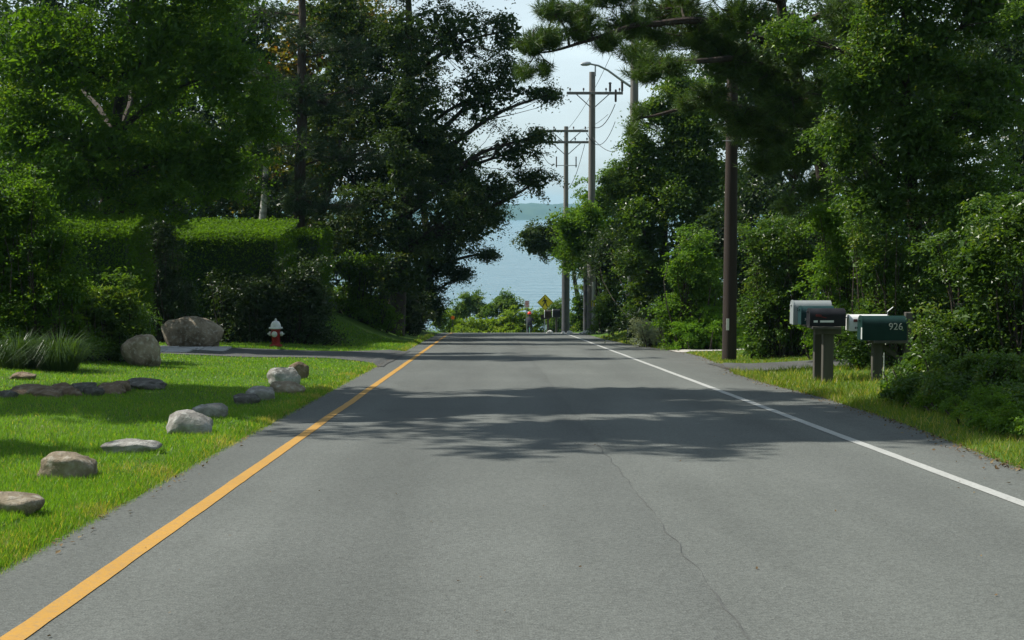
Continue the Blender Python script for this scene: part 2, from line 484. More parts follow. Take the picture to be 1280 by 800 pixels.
def groundmat():
    m, nt, b, _ = newmat('ground_lawn')
    f1, _ = noisefac(nt, 0.45, 5, 0.35, 0.7)
    f2, r2 = noisefac(nt, 30, 4, 0.3, 0.75)
    f3, _ = noisefac(nt, 0.8, 4, 0.6, 0.75)
    c = mixrgb(nt, f1, (0.06, 0.135, 0.016), (0.1, 0.19, 0.024))
    c = mixrgb(nt, f2, c, (0.04, 0.075, 0.014))
    c = mixrgb(nt, f3, c, (0.13, 0.14, 0.045))
    nt.links.new(c, b.inputs['Base Color'])
    b.inputs['Roughness'].default_value = 0.9; b.inputs['Specular IOR Level'].default_value = 0.15
    bump(nt, b, r2, 0.8, 0.04)
    return m
M['ground'] = groundmat()

def watermat():
    m, nt, b, _ = newmat('sea_water')
    b.inputs['Base Color'].default_value = (0.03, 0.085, 0.12, 1)
    b.inputs['Roughness'].default_value = 0.18
    b.inputs['IOR'].default_value = 1.33
    tc = N(nt, 'ShaderNodeTexCoord')
    hs = []
    for sx, sy, s in ((0.03, 0.09, 1.0), (0.16, 0.42, 1.0), (0.012, 0.03, 1.0)):
        mp = N(nt, 'ShaderNodeMapping'); mp.inputs['Scale'].default_value = (sx, sy, 1)
        mp.inputs['Rotation'].default_value = (0, 0, R(12))
        no = N(nt, 'ShaderNodeTexNoise'); no.inputs['Scale'].default_value = s; no.inputs['Detail'].default_value = 4
        nt.links.new(tc.outputs['Object'], mp.inputs['Vector']); nt.links.new(mp.outputs['Vector'], no.inputs['Vector'])
        hs.append(no.outputs['Fac'])
    a1 = N(nt, 'ShaderNodeMath', operation='MULTIPLY_ADD'); nt.links.new(hs[1], a1.inputs[0]); a1.inputs[1].default_value = 0.35
    nt.links.new(hs[0], a1.inputs[2])
    bump(nt, b, a1.outputs[0], 1.0, 5.0)
    # scattered whitecaps
    mr = N(nt, 'ShaderNodeMapRange'); mr.inputs['From Min'].default_value = 0.7; mr.inputs['From Max'].default_value = 0.78
    nt.links.new(hs[1], mr.inputs['Value'])
    nt.links.new(mixrgb(nt, mr.outputs['Result'], (0.1, 0.185, 0.225), (0.6, 0.65, 0.66)), b.inputs['Base Color'])
    return m
M['sea'] = watermat()
M['farwood'] = surf('far_woodland', (0.03, 0.055, 0.025), (0.06, 0.09, 0.035), 0.03, 0.95, 0.0, spec=0.1)

# ------------------------------------------------------------------ the setting
def grid_mesh(name, xs, ys, zf):
    X, Y = np.meshgrid(xs, ys)
    co = np.stack([X, Y, zf(X, Y)], -1).reshape(-1, 3)
    nx, ny = len(xs), len(ys)
    i, j = np.meshgrid(np.arange(nx - 1), np.arange(ny - 1))
    a = (j * nx + i).ravel()
    return np_mesh(name, co, np.stack([a, a + 1, a + nx + 1, a + nx], 1), smooth=True)

xs = np.unique(np.concatenate([np.linspace(-140, -30, 12), np.linspace(-30, -9, 22), np.linspace(-9, -2.8, 22), np.linspace(-2.7, -2.1, 7),
                               np.linspace(-2, 4, 7), np.linspace(4.02, 5.5, 16), np.linspace(5.7, 14, 22), np.linspace(15, 40, 18), np.linspace(45, 140, 12)]))
ys = np.unique(np.concatenate([np.linspace(-80, 0, 17), np.linspace(0, 60, 151), np.linspace(60, 130, 71), np.linspace(132, 400, 50)]))
terrain = link('ground', grid_mesh('ground', xs, ys, lambda X, Y: hgt(X, Y) - 0.0), M['ground'])
tag(terrain, 'grassy ground sloping down towards the sea', kind='structure')

# the road: a sheet with uneven edges and a short skirt down into the verge
def wob(y, k):
    return 0.05 * noise.noise(Vector((k * 7.3, y * 0.9, 0))) + 0.03 * noise.noise(Vector((k * 3.1, y * 4.0, 2)))
rys = np.unique(np.concatenate([np.linspace(-80, 0, 60), np.linspace(0, 30, 201), np.linspace(30, 130, 201)]))
co, fs = [], []
for y in rys:
    xl, xr = XL + wob(y, 1), float(xright(y)) + wob(y, 2)
    z = float(zr(y))
    row = [(xl - 0.02, y, z - 0.09)] + [(xl + (xr - xl) * t, y, z) for t in (0, 0.02, 0.1, 0.3, 0.5, 0.7, 0.9, 0.98, 1)] + [(xr + 0.02, y, z - 0.09)]
    co += row
k = 11
a = (np.arange(len(rys) - 1)[:, None] * k + np.arange(k - 1)[None]).ravel()
road = link('road', np_mesh('road', np.array(co), np.stack([a, a + 1, a + k + 1, a + k], 1)), M['asphalt'])
tag(road, 'worn grey asphalt road running downhill to the sea', kind='structure')

def strip(name, mat, y0, y1, xf, wf, step=0.12, dz=0.004):
    yy = np.arange(y0, y1, step)
    co = []
    for y in yy:
        x, w = xf(y), wf(y)
        z = float(zr(y)) + dz
        co += [(x - w / 2, y, z), (x + w / 2, y, z)]
    a = np.arange(len(yy) - 1) * 2
    o = link(name, np_mesh(name, np.array(co), np.stack([a, a + 1, a + 3, a + 2], 1)), mat, road)
    return o
strip('edge_line', M['yellow'], -6, 95, lambda y: -1.83 + 0.012 * noise.noise(Vector((1, y * 0.4, 0))), lambda y: 0.104 + 0.008 * noise.noise(Vector((3, y * 2.2, 0))) + 0.006 * noise.noise(Vector((3, y * 9, 0))))
strip('edge_line', M['whitep'], -6, 95, lambda y: 3.41 + 0.012 * noise.noise(Vector((5, y * 0.4, 0))), lambda y: 0.1 + 0.008 * noise.noise(Vector((7, y * 2.2, 0))) + 0.008 * noise.noise(Vector((7, y * 9, 0))))
def seamx(y):
    return 1.0 + 0.06 * noise.noise(Vector((9, y * 0.45, 0))) + 0.03 * noise.noise(Vector((9, y * 2.6, 5)))
strip('road_crack', M['crack'], 4, 60, seamx, lambda y: max(0.0015, 0.005 + 0.026 * noise.noise(Vector((11, y * 1.6, 0))) * (0.5 + noise.noise(Vector((2, y * 0.3, 4))))), 0.06)

# left driveway with a flagstone apron; right driveway and a strip of pale gravel
def patch(name, mat, poly, dz, label, step=0.3):
    """A sheet over the ground bounded by two lists: near edge and far edge points."""
    near, far = poly
    n, m_ = 40, 10
    co = []
    for i in range(n + 1):
        t = i / n
        def lerp(pl):
            q = t * (len(pl) - 1); k = min(int(q), len(pl) - 2); f = q - k
            return (pl[k][0] * (1 - f) + pl[k + 1][0] * f, pl[k][1] * (1 - f) + pl[k + 1][1] * f)
        a, b = lerp(near), lerp(far)
        for j in range(m_ + 1):
            s = j / m_
            x, y = a[0] + (b[0] - a[0]) * s, a[1] + (b[1] - a[1]) * s
            x += 0.04 * noise.noise(Vector((x * 2, y * 2, 1))); y += 0.08 * noise.noise(Vector((x * 2, y * 2, 7)))
            z = max(H(x, y), float(zr(y)) if x > XL - 0.3 and x < xright(y) + 0.3 else -99)
            co.append((x, y, z + dz))
    a = (np.arange(n)[:, None] * (m_ + 1) + np.arange(m_)[None]).ravel()
    o = link(name, np_mesh(name, np.array(co), np.stack([a, a + m_ + 1, a + m_ + 2, a + 1], 1), smooth=True), mat)
    return tag(o, label, kind='structure')
DRIVE_L = ([(-2.2, 29.2), (-2.7, 30.6), (-3.6, 31.4), (-6.3, 31.9), (-11, 32.2)], [(-2.2, 39.2), (-2.9, 38.0), (-4.0, 37.0), (-6.3, 36.4), (-11, 36.6)])
patch('driveway', M['asphaltd'], DRIVE_L, 0.012, 'dark asphalt driveway crossing the lawn to the road')
DRIVE_R = ([(4.7, 26.2), (5.4, 26.6), (6.6, 27.0), (12, 27.3)], [(4.7, 30.6), (5.5, 29.9), (6.8, 29.6), (12, 29.8)])
patch('driveway', M['asphaltd'], DRIVE_R, 0.012, 'short grey driveway mouth beside the mailboxes')
GRAVEL = ([(5.0, 37.6), (7, 37.7), (11, 37.9)], [(5.0, 39.4), (7, 39.3), (11, 39.4)])
patch('gravel_path', M['gravel'], GRAVEL, 0.014, 'strip of pale gravel behind the brown utility pole')
apron = thing('stone_apron', (-8.2, 34.2, H(-8.2, 34.2)), 'pale flagstone apron where the driveway meets the planting', 'paving')
rnd = random.Random(5)
yy = 32.6
for r_ in range(4):
    x = -6.95 - 0.35 * (r_ % 2) + (0.25 * r_)
    for c_ in range(5):
        w, d = 0.5 + rnd.random() * 0.12, 0.86
        cx, cy = x - w / 2, yy + r_ * 0.9 + d / 2
        MB().box((cx, cy, H(cx, cy) + 0.012 + rnd.random() * 0.006), (w - 0.03, d - 0.04, 0.05), Matrix.Rotation(rnd.uniform(-.02, .02), 3, 'Z'), 0.008).build('flagstone', M['pave'], apron)
        x -= w

# sea, far shore
sea = link('sea', grid_mesh('sea', np.array([-6000., -3000, -600, 0, 600, 3000, 6000]), np.array([200., 400, 1000, 3000, 6000]), lambda X, Y: X * 0 - 27.0), M['sea'])
tag(sea, 'pale blue sea beyond the end of the road', kind='structure')
sx = np.linspace(-3200, 3200, 361); sy = np.linspace(3900, 4980, 28)
def shore(X, Y):
    out = np.zeros(X.shape)
    for idx in np.ndindex(X.shape):
        x, y = X[idx], Y[idx]
        t = (y - 3930) / 120
        h = 36 + 18 * noise.noise(Vector((x * 0.0008, y * 0.001, 3))) + 7 * noise.noise(Vector((x * 0.01, y * 0.01, 8))) + 5 * noise.noise(Vector((x * 0.045, y * 0.045, 1)))
        out[idx] = -30 + h * float(sstep(0, 1, t)) + 14 * float(sstep(0, 6, t))
    return out
far = link('far_shore', grid_mesh('far_shore', sx, sy, shore), M['farwood'])
tag(far, 'low wooded shore across the water', kind='structure')

# ------------------------------------------------------------------ plants
def unit(a):
    return a / (np.linalg.norm(a, axis=-1, keepdims=True) + 1e-9)

def leaf_arrays(rng, pos, L, wid=0.5, upb=0.9, droop=0.35, fold=0.16, axis=None):
    n = len(pos)
    nr = unit(rng.normal(size=(n, 3)) * 0.75 + np.array([0, 0, upb]) * 0.6 + np.array(SUNV) * 0.55)   # blades turn towards the light
    ax = rng.normal(size=(n, 3)) if axis is None else axis + rng.normal(size=(n, 3)) * 0.5
    ax[:, 2] -= droop
    ax = unit(ax - nr * np.sum(ax * nr, 1, keepdims=True))
    sd = np.cross(nr, ax)
    L = (L * rng.uniform(0.65, 1.25, n))[:, None]
    b = pos - ax * L * 0.5
    mid = b + ax * L * 0.45 + nr * L * fold
    co = np.stack([b, mid + sd * L * wid * 0.5, b + ax * L, mid - sd * L * wid * 0.5], 1)
    return co

def leaf_mesh(name, co, v):
    n = len(co)
    i = np.arange(n)[:, None] * 4
    fc = np.concatenate([i + np.array([[0, 1, 2]]), i + np.array([[0, 2, 3]])], 1).reshape(-1, 3)
    return np_mesh(name, co.reshape(-1, 3), fc, np.repeat(v, 4))

def to_lobes(Y, lobes):
    out = []
    for l in lobes:
        px, py, rx, ry = l[:4]
        dy = l[4] if len(l) > 4 else 0.0
        c = at(px, py, Y + dy)
        s = (Y + dy) / F
        rd = l[5] if len(l) > 5 else max(0.7 * rx * s, 0.6)
        out.append((np.array(c), np.array([rx * s, rd, ry * s])))
    return out

def sublobes(rng, lobes, k=7, f=0.42):
    out = []
    for i, (c, r) in enumerate(lobes):
        out.append((c, r * 0.68, i))
        d = unit(rng.normal(size=(k, 3)) + np.array([0, -0.25, 0.2]))
        for q in d:
            out.append((c + q * r * rng.uniform(0.6, 1.08), r * f * rng.uniform(0.6, 1.35), i))
    return out

def sample_clumps(rng, lobes, n, shell=0.45, rough=0.3):
    w = np.array([r[0] * r[2] + r[0] * r[1] * 0.5 for c, r in lobes]); w = w / w.sum()
    cl, li = [], []
    for k, (c, r) in enumerate(lobes):
        m = max(3, int(round(n * w[k])))
        d = unit(rng.normal(size=(m, 3)))
        rad = (shell + (1 - shell) * rng.random(m) ** 0.6)
        rad = rad * (1 + rough * (rng.random(m) - 0.55))
        cl.append(c + d * rad[:, None] * r); li.append(np.full(m, k))
    return np.concatenate(cl), np.concatenate(li)

def bent(a, b, n, amp, rnd, sag=0.0):
    a, b = Vector(a), Vector(b)
    L = (b - a).length
    pts = []
    o1 = Vector((rnd.uniform(-1, 1), rnd.uniform(-1, 1), rnd.uniform(-.6, .6))) * amp * L
    o2 = Vector((rnd.uniform(-1, 1), rnd.uniform(-1, 1), rnd.uniform(-.6, .6))) * amp * L * 0.5
    for i in range(n + 1):
        t = i / n
        p = a.lerp(b, t) + o1 * math.sin(math.pi * t) + o2 * math.sin(2 * math.pi * t)
        p.z += sag * math.sin(math.pi * t) * L
        pts.append(p)
    return pts

CLEAR = [(5.9, 7.3, 22.4, 25.0, -0.95, 1.2), (4.8, 6.2, 22.0, 25.0, -3.0, 1.2), (4.8, 5.75, 18.0, 22.4, -1.0, 1.2), (5.7, 6.5, 20.6, 22.4, -1.0, 1.2)]      # air kept free round the mailboxes

def free(p):
    ok = np.ones(len(p), bool)
    for a, b, c, d, e, f in CLEAR:
        ok &= ~((p[:, 0] > a) & (p[:, 0] < b) & (p[:, 1] > c) & (p[:, 1] < d) & (p[:, 2] > e) & (p[:, 2] < f))
    return ok

def plant(name, label, cat, foot, lobes, nclump, nleaf, leaf, mat, seed, clump=0.4, trunk=0.0, trunk_mat='bark', group=None,
          wid=0.5, shell=0.62, upb=1.15, rough=0.3, twig=0.35, flat=0.32, droop=0.35, top=None, core=0.14, coresize=2.4, skirt=True):
    rng = np.random.default_rng(seed); rnd = random.Random(seed)
    foot = Vector(foot)
    root = thing(name, foot, label, cat, group)
    if not trunk and skirt:
        x0 = min(c[0] - r[0] for c, r in lobes); x1 = max(c[0] + r[0] for c, r in lobes)
        zt = np.mean([c[2] for c, r in lobes])
        for q in np.linspace(0.2, 0.8, 3):
            cx = x0 + (x1 - x0) * q; cy = np.mean([c[1] for c, r in lobes]); g0 = H(cx, cy)
            hh = max(0.25, (zt - g0) * 0.5)
            lobes = lobes + [(np.array([cx, cy, g0 + hh * 0.55]), np.array([(x1 - x0) * 0.24, np.mean([r[1] for c, r in lobes]), hh]))]
    sub = sublobes(rng, lobes)
    cl, si = sample_clumps(rng, [(c, r) for c, r, i in sub], nclump, shell, rough)
    li = np.array([i for c, r, i in sub])[si]
    scen = np.array([c for c, r, i in sub])[si]
    gz = hgt(cl[:, 0], cl[:, 1])
    keep = cl[:, 2] > gz + 0.05
    cl, li, scen = cl[keep], li[keep], scen[keep]
    m = len(cl)
    per = max(4, int(nleaf / max(m, 1)))
    cs = clump * rng.uniform(0.6, 1.35, m)
    outw = unit(cl - scen)
    nrm = unit(outw * 0.6 + np.array([0, 0, 1.0]) + rng.normal(size=(m, 3)) * 0.25)
    g = rng.normal(size=(m, per, 3)) * cs[:, None, None] * 0.52
    dn = np.sum(g * nrm[:, None], 2, keepdims=True)
    g = g - nrm[:, None] * dn * (1 - flat)
    pos = (cl[:, None] + g).reshape(-1, 3)
    vv = np.clip(np.repeat(rng.random(m) ** 1.2 * 0.95, per) + rng.normal(size=m * per) * 0.16, 0, 1)
    ax = np.repeat(outw, per, 0) * 0.6
    gz = hgt(pos[:, 0], pos[:, 1])
    ok = (pos[:, 2] > gz + 0.02) & free(pos)
    pos, vv, ax = pos[ok], vv[ok], ax[ok]
    co = leaf_arrays(rng, pos, np.full(len(pos), leaf), wid, upb, droop, axis=ax)
    # larger, closely packed leaves deep inside the crown, added to block light and gaps
    nc = int(core * nleaf)
    if nc:
        vol = np.array([r[0] * r[2] for c, r in lobes]); k_ = rng.choice(len(lobes), nc, p=vol / vol.sum())
        d = unit(rng.normal(size=(nc, 3))) * (rng.random(nc) ** 0.45 * 0.66)[:, None]
        pc = np.array([c for c, r in lobes])[k_] + d * np.array([r for c, r in lobes])[k_]
        pc = pc[(pc[:, 2] > hgt(pc[:, 0], pc[:, 1]) + 0.1) & free(pc)]
        co = np.concatenate([co, leaf_arrays(rng, pc, np.full(len(pc), leaf * coresize), max(wid, 0.5), 0.5, droop)])
        vv = np.concatenate([vv, rng.uniform(0.1, 0.6, len(pc))])
    me = leaf_mesh('crown', co - np.array(foot), vv)
    link('crown' if trunk else 'foliage', me, M[mat], root)
    # wood
    tops = [Vector(c) for c, r in lobes]
    if trunk:
        mb, br = MB(), MB()
        tp = Vector(top) if top is not None else max(tops, key=lambda p: p.z - 0.3 * (p.xy - foot.xy).length)
        path = bent(foot - Vector((0, 0, 0.15)), tp, 10, 0.07, rnd)
        rads = [trunk * (1.25 if i == 0 else 1) * (1 - 0.75 * i / 10) for i in range(11)]
        mb.tube(path, rads, 10)
        mb.build('trunk', M[trunk_mat], root)
        for k_, (c, r) in enumerate(lobes):
            c = Vector(c)
            i0 = min(range(2, 10), key=lambda i: abs(path[i].z - (c.z - 0.45 * (c - path[i]).xy.length - 0.2)))
            lp = bent(path[i0], c, 7, 0.09, rnd, 0.05)
            r0 = min(rads[i0] * 0.55, 0.02 + 0.035 * (c - path[i0]).length)
            br.tube(lp, [r0 * (1 - 0.8 * i / 7) + 0.006 for i in range(8)], 6)
            idx = [i for i in range(m) if li[i] == k_]
            for i in idx:
                if rnd.random() < twig:
                    s = lp[rnd.randint(4, 7)]
                    br.tube(bent(s, cl[i], 3, 0.12, rnd), [max(0.012, r0 * 0.22), 0.012, 0.009, 0.005], 4, False)
        br.build('branches', M[trunk_mat], root)['kind'] = 'stuff'
    else:
        br = MB()
        for i in range(m):
            if rnd.random() < twig:
                c = Vector(cl[i])
                b0 = Vector((foot.x + (c.x - foot.x) * 0.75, foot.y + (c.y - foot.y) * 0.75, 0)); b0.z = H(b0.x, b0.y) - 0.05
                br.tube(bent(b0, c, 4, 0.08, rnd), [0.025, 0.02, 0.014, 0.01, 0.006], 4, False)
        if br.v:
            br.build('stems', M[trunk_mat], root)['kind'] = 'stuff'
    return root

def needles(rng, tips, dirs, per, length, width):
    m = len(tips)
    t = rng.random((m, per)) ** 0.8
    p0 = tips[:, None] - dirs[:, None] * (t * 0.32)[..., None]
    d = unit(unit(rng.normal(size=(m, per, 3))) * 0.95 + dirs[:, None] * 0.75)
    L = length * rng.uniform(0.7, 1.15, (m, per))[..., None]
    s = unit(np.cross(d, rng.normal(size=(m, per, 3)))) * width * 0.5
    co = np.stack([p0 - s, p0 + s, p0 + d * L], 2).reshape(-1, 3)
    return co

def pine(name, label, foot, path, limbs, pads, ntuft, per, mat, seed, r0=0.2, nl=0.17, nw=0.006, extra_limbs=()):
    """path: trunk points; pads: flattened lobes of needle tufts, each carried by a limb from the trunk."""
    rng = np.random.default_rng(seed); rnd = random.Random(seed)
    foot = Vector(foot)
    root = thing(name, foot, label, 'tree', None)
    path = [Vector(p) for p in path]
    n = len(path)
    # densify trunk
    tp = []
    for i in range(n - 1):
        for j in range(5):
            tp.append(path[i].lerp(path[i + 1], j / 5) + Vector((rnd.uniform(-.03, .03), rnd.uniform(-.03, .03), 0)))
    tp.append(path[-1])
    rads = [r0 * (1 - 0.7 * i / (len(tp) - 1)) for i in range(len(tp))]
    MB().tube(tp, rads, 10).build('trunk', M['barkp'], root)
    cl, li = sample_clumps(rng, pads, ntuft, 0.25, 0.35)
    br = MB()
    out = np.zeros((len(cl), 3))
    nodes = [(p, rads[i]) for i, p in enumerate(tp)]
    for ln in (limbs or ()):
        ln = [Vector(q) for q in ln]
        full = []
        for a_, b_ in zip(ln[:-1], ln[1:]):
            full += bent(a_, b_, 6, 0.06, rnd)[:-1]
        full.append(ln[-1])
        rl = [0.1 * (1 - 0.85 * i / (len(full) - 1)) for i in range(len(full))]
        br.tube(full, rl, 7)
        nodes += list(zip(full, rl))
    for k_, (c, r) in enumerate(pads):
        c = Vector(c)
        if limbs:
            s0, r_l = min(nodes, key=lambda q: (q[0] - c).length)
            lp = bent(s0, c, 8, 0.14, rnd, 0.08)
            q0 = min(r_l * 0.7, 0.012 + 0.012 * (c - s0).length)
        else:
            i0 = min(range(1, len(tp)), key=lambda i: abs(tp[i].z - (c.z - 0.12 * (c - tp[i]).xy.length)) + 0.15 * (c - tp[i]).xy.length)
            lp = bent(tp[i0], c, 8, 0.07, rnd, 0.04)
            q0 = min(rads[i0] * 0.5, 0.015 + 0.012 * (c - tp[i0]).length)
        br.tube(lp, [q0 * (1 - 0.75 * i / 8) + 0.006 for i in range(9)], 6)
        for i in np.nonzero(li == k_)[0]:
            s = lp[rnd.randint(5, 8)]
            e = Vector(cl[i])
            w = bent(s, e, 4, 0.12, rnd, -0.05)
            if rnd.random() < 0.35:
                br.tube(w, [0.018, 0.014, 0.011, 0.009, 0.006], 4, False)
            dd = (w[-1] - w[-2]).normalized() + Vector((0, 0, 0.55))
            out[i] = dd.normalized()
    br.build('branches', M['barkp'], root)['kind'] = 'stuff'
    co = needles(rng, cl, out, per, nl, nw)
    v = np.repeat(np.clip(np.repeat(rng.uniform(0, 0.8, len(cl)), per) + rng.normal(size=len(cl) * per) * 0.12, 0, 1), 3)
    me = np_mesh('crown', co - np.array(foot), np.arange(len(co)).reshape(-1, 3), v)
    link('crown', me, M[mat], root)
    return root

# ---- left side
plant('locust_tree', 'bright green feathery tree with sunlit sprays at the upper left', 'tree', base(112, 37),
      to_lobes(36, [(60, 70, 115, 95), (190, 60, 105, 95), (280, 90, 55, 85), (110, 185, 120, 65), (225, 195, 85, 75), (285, 200, 45, 65), (25, 160, 65, 70), (150, -70, 130, 90), (250, -40, 75, 80), (325, 150, 25, 50), (60, 240, 70, 40), (180, 250, 60, 30), (165, 110, 60, 60, 5), (105, 90, 55, 50, 5.2), (178, 180, 40, 35, 4.8), (200, -190, 90, 60, 0), (250, 30, 60, 60, 3)]),
      520, 66000, 0.115, 'locust', 11, 0.52, 0.2, wid=0.45, twig=0.3, droop=0.5, flat=0.2, shell=0.75)
plant('shade_tree', 'tall leafy roadside tree standing out of frame to the left, shading the road', 'tree', (-9.8, 19.5, H(-9.8, 19.5)),
      [(np.array(c), np.array(r)) for c, r in (((-8.3, 17.0, 12.5), (3, 2.0, 2.6)), ((-9.5, 20.5, 11.5), (3.2, 2.4, 2.8)), ((-7.3, 19.6, 15), (2.8, 2.6, 2)), ((-8, 22.8, 11.5), (2.6, 1.4, 2.4)), ((-6.8, 17, 15.4), (2.2, 2, 1.6)), ((-10.5, 19, 8), (2.2, 2.4, 1.6)),
                                                ((-9.6, 18.0, 6.6), (1.9, 1.3, 1.2)), ((-9.8, 21.6, 6.8), (1.9, 1.5, 1.2)), ((-11.2, 19.8, 6.4), (1.8, 2.2, 1.0)), ((-8.6, 19.8, 7.4), (1.6, 2.4, 1.0)), ((-9.2, 12.9, 4.9), (1.7, .4, .6)))],
      620, 30000, 0.25, 'oak', 12, 0.5, 0.28, twig=0.2, core=0.2)
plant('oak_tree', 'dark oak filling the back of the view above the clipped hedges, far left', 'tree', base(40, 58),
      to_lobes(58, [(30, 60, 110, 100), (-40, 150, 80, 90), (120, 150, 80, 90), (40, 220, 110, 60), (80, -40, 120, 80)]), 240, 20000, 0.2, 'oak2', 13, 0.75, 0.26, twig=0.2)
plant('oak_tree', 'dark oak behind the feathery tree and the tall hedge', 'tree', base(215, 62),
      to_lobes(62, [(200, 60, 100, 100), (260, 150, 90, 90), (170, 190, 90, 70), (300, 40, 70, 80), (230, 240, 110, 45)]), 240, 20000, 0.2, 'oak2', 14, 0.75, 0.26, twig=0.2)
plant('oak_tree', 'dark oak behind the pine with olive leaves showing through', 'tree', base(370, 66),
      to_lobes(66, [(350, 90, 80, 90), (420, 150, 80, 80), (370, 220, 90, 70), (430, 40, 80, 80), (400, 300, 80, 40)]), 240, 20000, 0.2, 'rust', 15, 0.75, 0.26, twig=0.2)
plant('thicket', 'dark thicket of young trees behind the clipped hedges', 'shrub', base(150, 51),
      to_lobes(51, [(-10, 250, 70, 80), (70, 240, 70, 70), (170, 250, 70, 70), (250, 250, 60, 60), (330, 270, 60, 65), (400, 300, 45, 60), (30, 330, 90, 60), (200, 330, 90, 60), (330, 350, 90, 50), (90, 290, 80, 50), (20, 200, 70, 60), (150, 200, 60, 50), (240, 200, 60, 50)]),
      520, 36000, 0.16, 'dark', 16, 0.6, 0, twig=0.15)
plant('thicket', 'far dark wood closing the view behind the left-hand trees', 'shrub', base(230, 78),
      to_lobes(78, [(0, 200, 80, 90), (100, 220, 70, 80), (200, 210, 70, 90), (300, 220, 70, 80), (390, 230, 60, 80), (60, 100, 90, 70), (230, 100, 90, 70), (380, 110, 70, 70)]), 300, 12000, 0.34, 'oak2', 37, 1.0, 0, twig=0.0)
plant('birch_tree', 'slim tree with a pale trunk behind the tall hedge', 'tree', base(326, 48),
      to_lobes(48, [(330, 190, 30, 25), (310, 140, 35, 30), (345, 120, 30, 30)]), 40, 3500, 0.1, 'shrub', 17, 0.4, 0.19, 'birch', top=at(328, 150, 48))
pl = base(377, 48)
pine('pine_tree', 'dark pine with layered boughs beside the oak on the left', pl, [pl - Vector((0, 0, .2)), at(372, 300, 48), at(378, 150, 48), at(378, 20, 48), at(372, -120, 48)], None,
     to_lobes(48, [(330, 165, 55, 16), (405, 130, 60, 16), (435, 195, 55, 15), (345, 225, 60, 15), (300, 195, 40, 14), (405, 255, 60, 15), (430, 60, 55, 18), (320, 20, 60, 20), (420, -20, 70, 20), (345, 290, 50, 15), (460, 110, 40, 14), (330, 95, 40, 15), (370, -80, 80, 25), (375, 180, 40, 24, -1), (375, 110, 42, 20, -1), (370, 245, 42, 24, -1), (380, 45, 40, 20, -1), (375, -180, 80, 40, -3), (330, -140, 60, 30, -5)]),
     1700, 40, 'needled', 18, 0.26, 0.22, 0.018)
plant('oak_tree', 'big oak with dark hanging boughs reaching over the road on the left', 'tree', base(492, 54),
      to_lobes(54, [(440, 75, 60, 60), (510, 130, 70, 70), (560, 45, 75, 55), (598, 120, 50, 50), (636, 105, 34, 38), (640, 190, 38, 30), (560, 215, 65, 50), (480, 220, 60, 60), (618, 238, 42, 26), (668, 228, 26, 16), (590, 285, 42, 28), (520, 300, 60, 40), (450, 290, 50, 45), (634, 40, 26, 38), (682, 120, 14, 12), (672, 172, 16, 9), (520, -60, 100, 60), (600, -60, 60, 45), (470, 150, 60, 55), (540, 180, 70, 50), (420, 210, 50, 55), (400, 130, 50, 60), (505, 345, 45, 35, -3), (460, 250, 60, 40, -2), (560, 260, 50, 35, -2), (500, 60, 60, 55), (420, 20, 60, 50), (440, -130, 70, 60), (400, -200, 60, 50, -3), (506, 120, 36, 40, -2.5), (508, 40, 36, 40, -2.5), (504, 205, 36, 40, -2.5), (498, 285, 36, 36, -2.5)]),
      1000, 74000, 0.13, 'oak', 19, 0.42, 0.34, top=at(508, -60, 54), twig=0.5, shell=0.35)
plant('oak_tree', 'second oak behind, with low boughs touching the road edge by the water view', 'tree', base(515, 63),
      to_lobes(63, [(530, 330, 40, 40), (560, 300, 38, 30), (532, 375, 22, 28), (500, 370, 45, 38), (612, 272, 30, 20), (585, 250, 50, 40), (610, 318, 14, 5), (560, 335, 22, 18), (460, 330, 50, 50), (530, 200, 80, 60), (545, 392, 12, 14, -1), (520, 392, 26, 18, -1), (575, 345, 10, 8)]),
      480, 36000, 0.125, 'oak2', 20, 0.42, 0.3, twig=0.4, shell=0.35)
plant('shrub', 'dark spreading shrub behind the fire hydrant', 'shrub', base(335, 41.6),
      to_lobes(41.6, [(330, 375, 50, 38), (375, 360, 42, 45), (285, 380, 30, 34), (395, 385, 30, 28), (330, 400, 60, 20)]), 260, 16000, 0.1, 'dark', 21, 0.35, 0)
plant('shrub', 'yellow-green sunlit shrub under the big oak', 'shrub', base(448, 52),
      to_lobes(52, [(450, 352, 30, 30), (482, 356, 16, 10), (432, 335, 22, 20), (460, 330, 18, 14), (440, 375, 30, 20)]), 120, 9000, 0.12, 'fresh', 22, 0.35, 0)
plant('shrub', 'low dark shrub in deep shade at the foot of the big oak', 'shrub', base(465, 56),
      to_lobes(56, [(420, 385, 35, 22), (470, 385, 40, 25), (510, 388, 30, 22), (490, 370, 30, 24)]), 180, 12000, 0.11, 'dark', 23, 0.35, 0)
plant('shrub', 'tall bright shrub at the left edge beside the clipped hedge', 'shrub', base(25, 27),
      to_lobes(27, [(35, 265, 40, 45), (20, 340, 60, 60), (70, 320, 30, 50), (-10, 290, 40, 60), (10, 410, 50, 45), (85, 370, 30, 40), (50, 410, 55, 40), (30, 440, 55, 28)]), 420, 33000, 0.075, 'locust', 24, 0.26, 0, wid=0.55)
plant('rhododendron', 'rounded glossy rhododendron beside the half-lit boulder', 'shrub', base(135, 28),
      to_lobes(28, [(140, 385, 38, 38), (100, 405, 40, 45), (165, 420, 16, 26), (120, 430, 45, 25)]), 210, 14000, 0.11, 'ivy', 25, 0.22, 0, wid=0.3, upb=0.6)

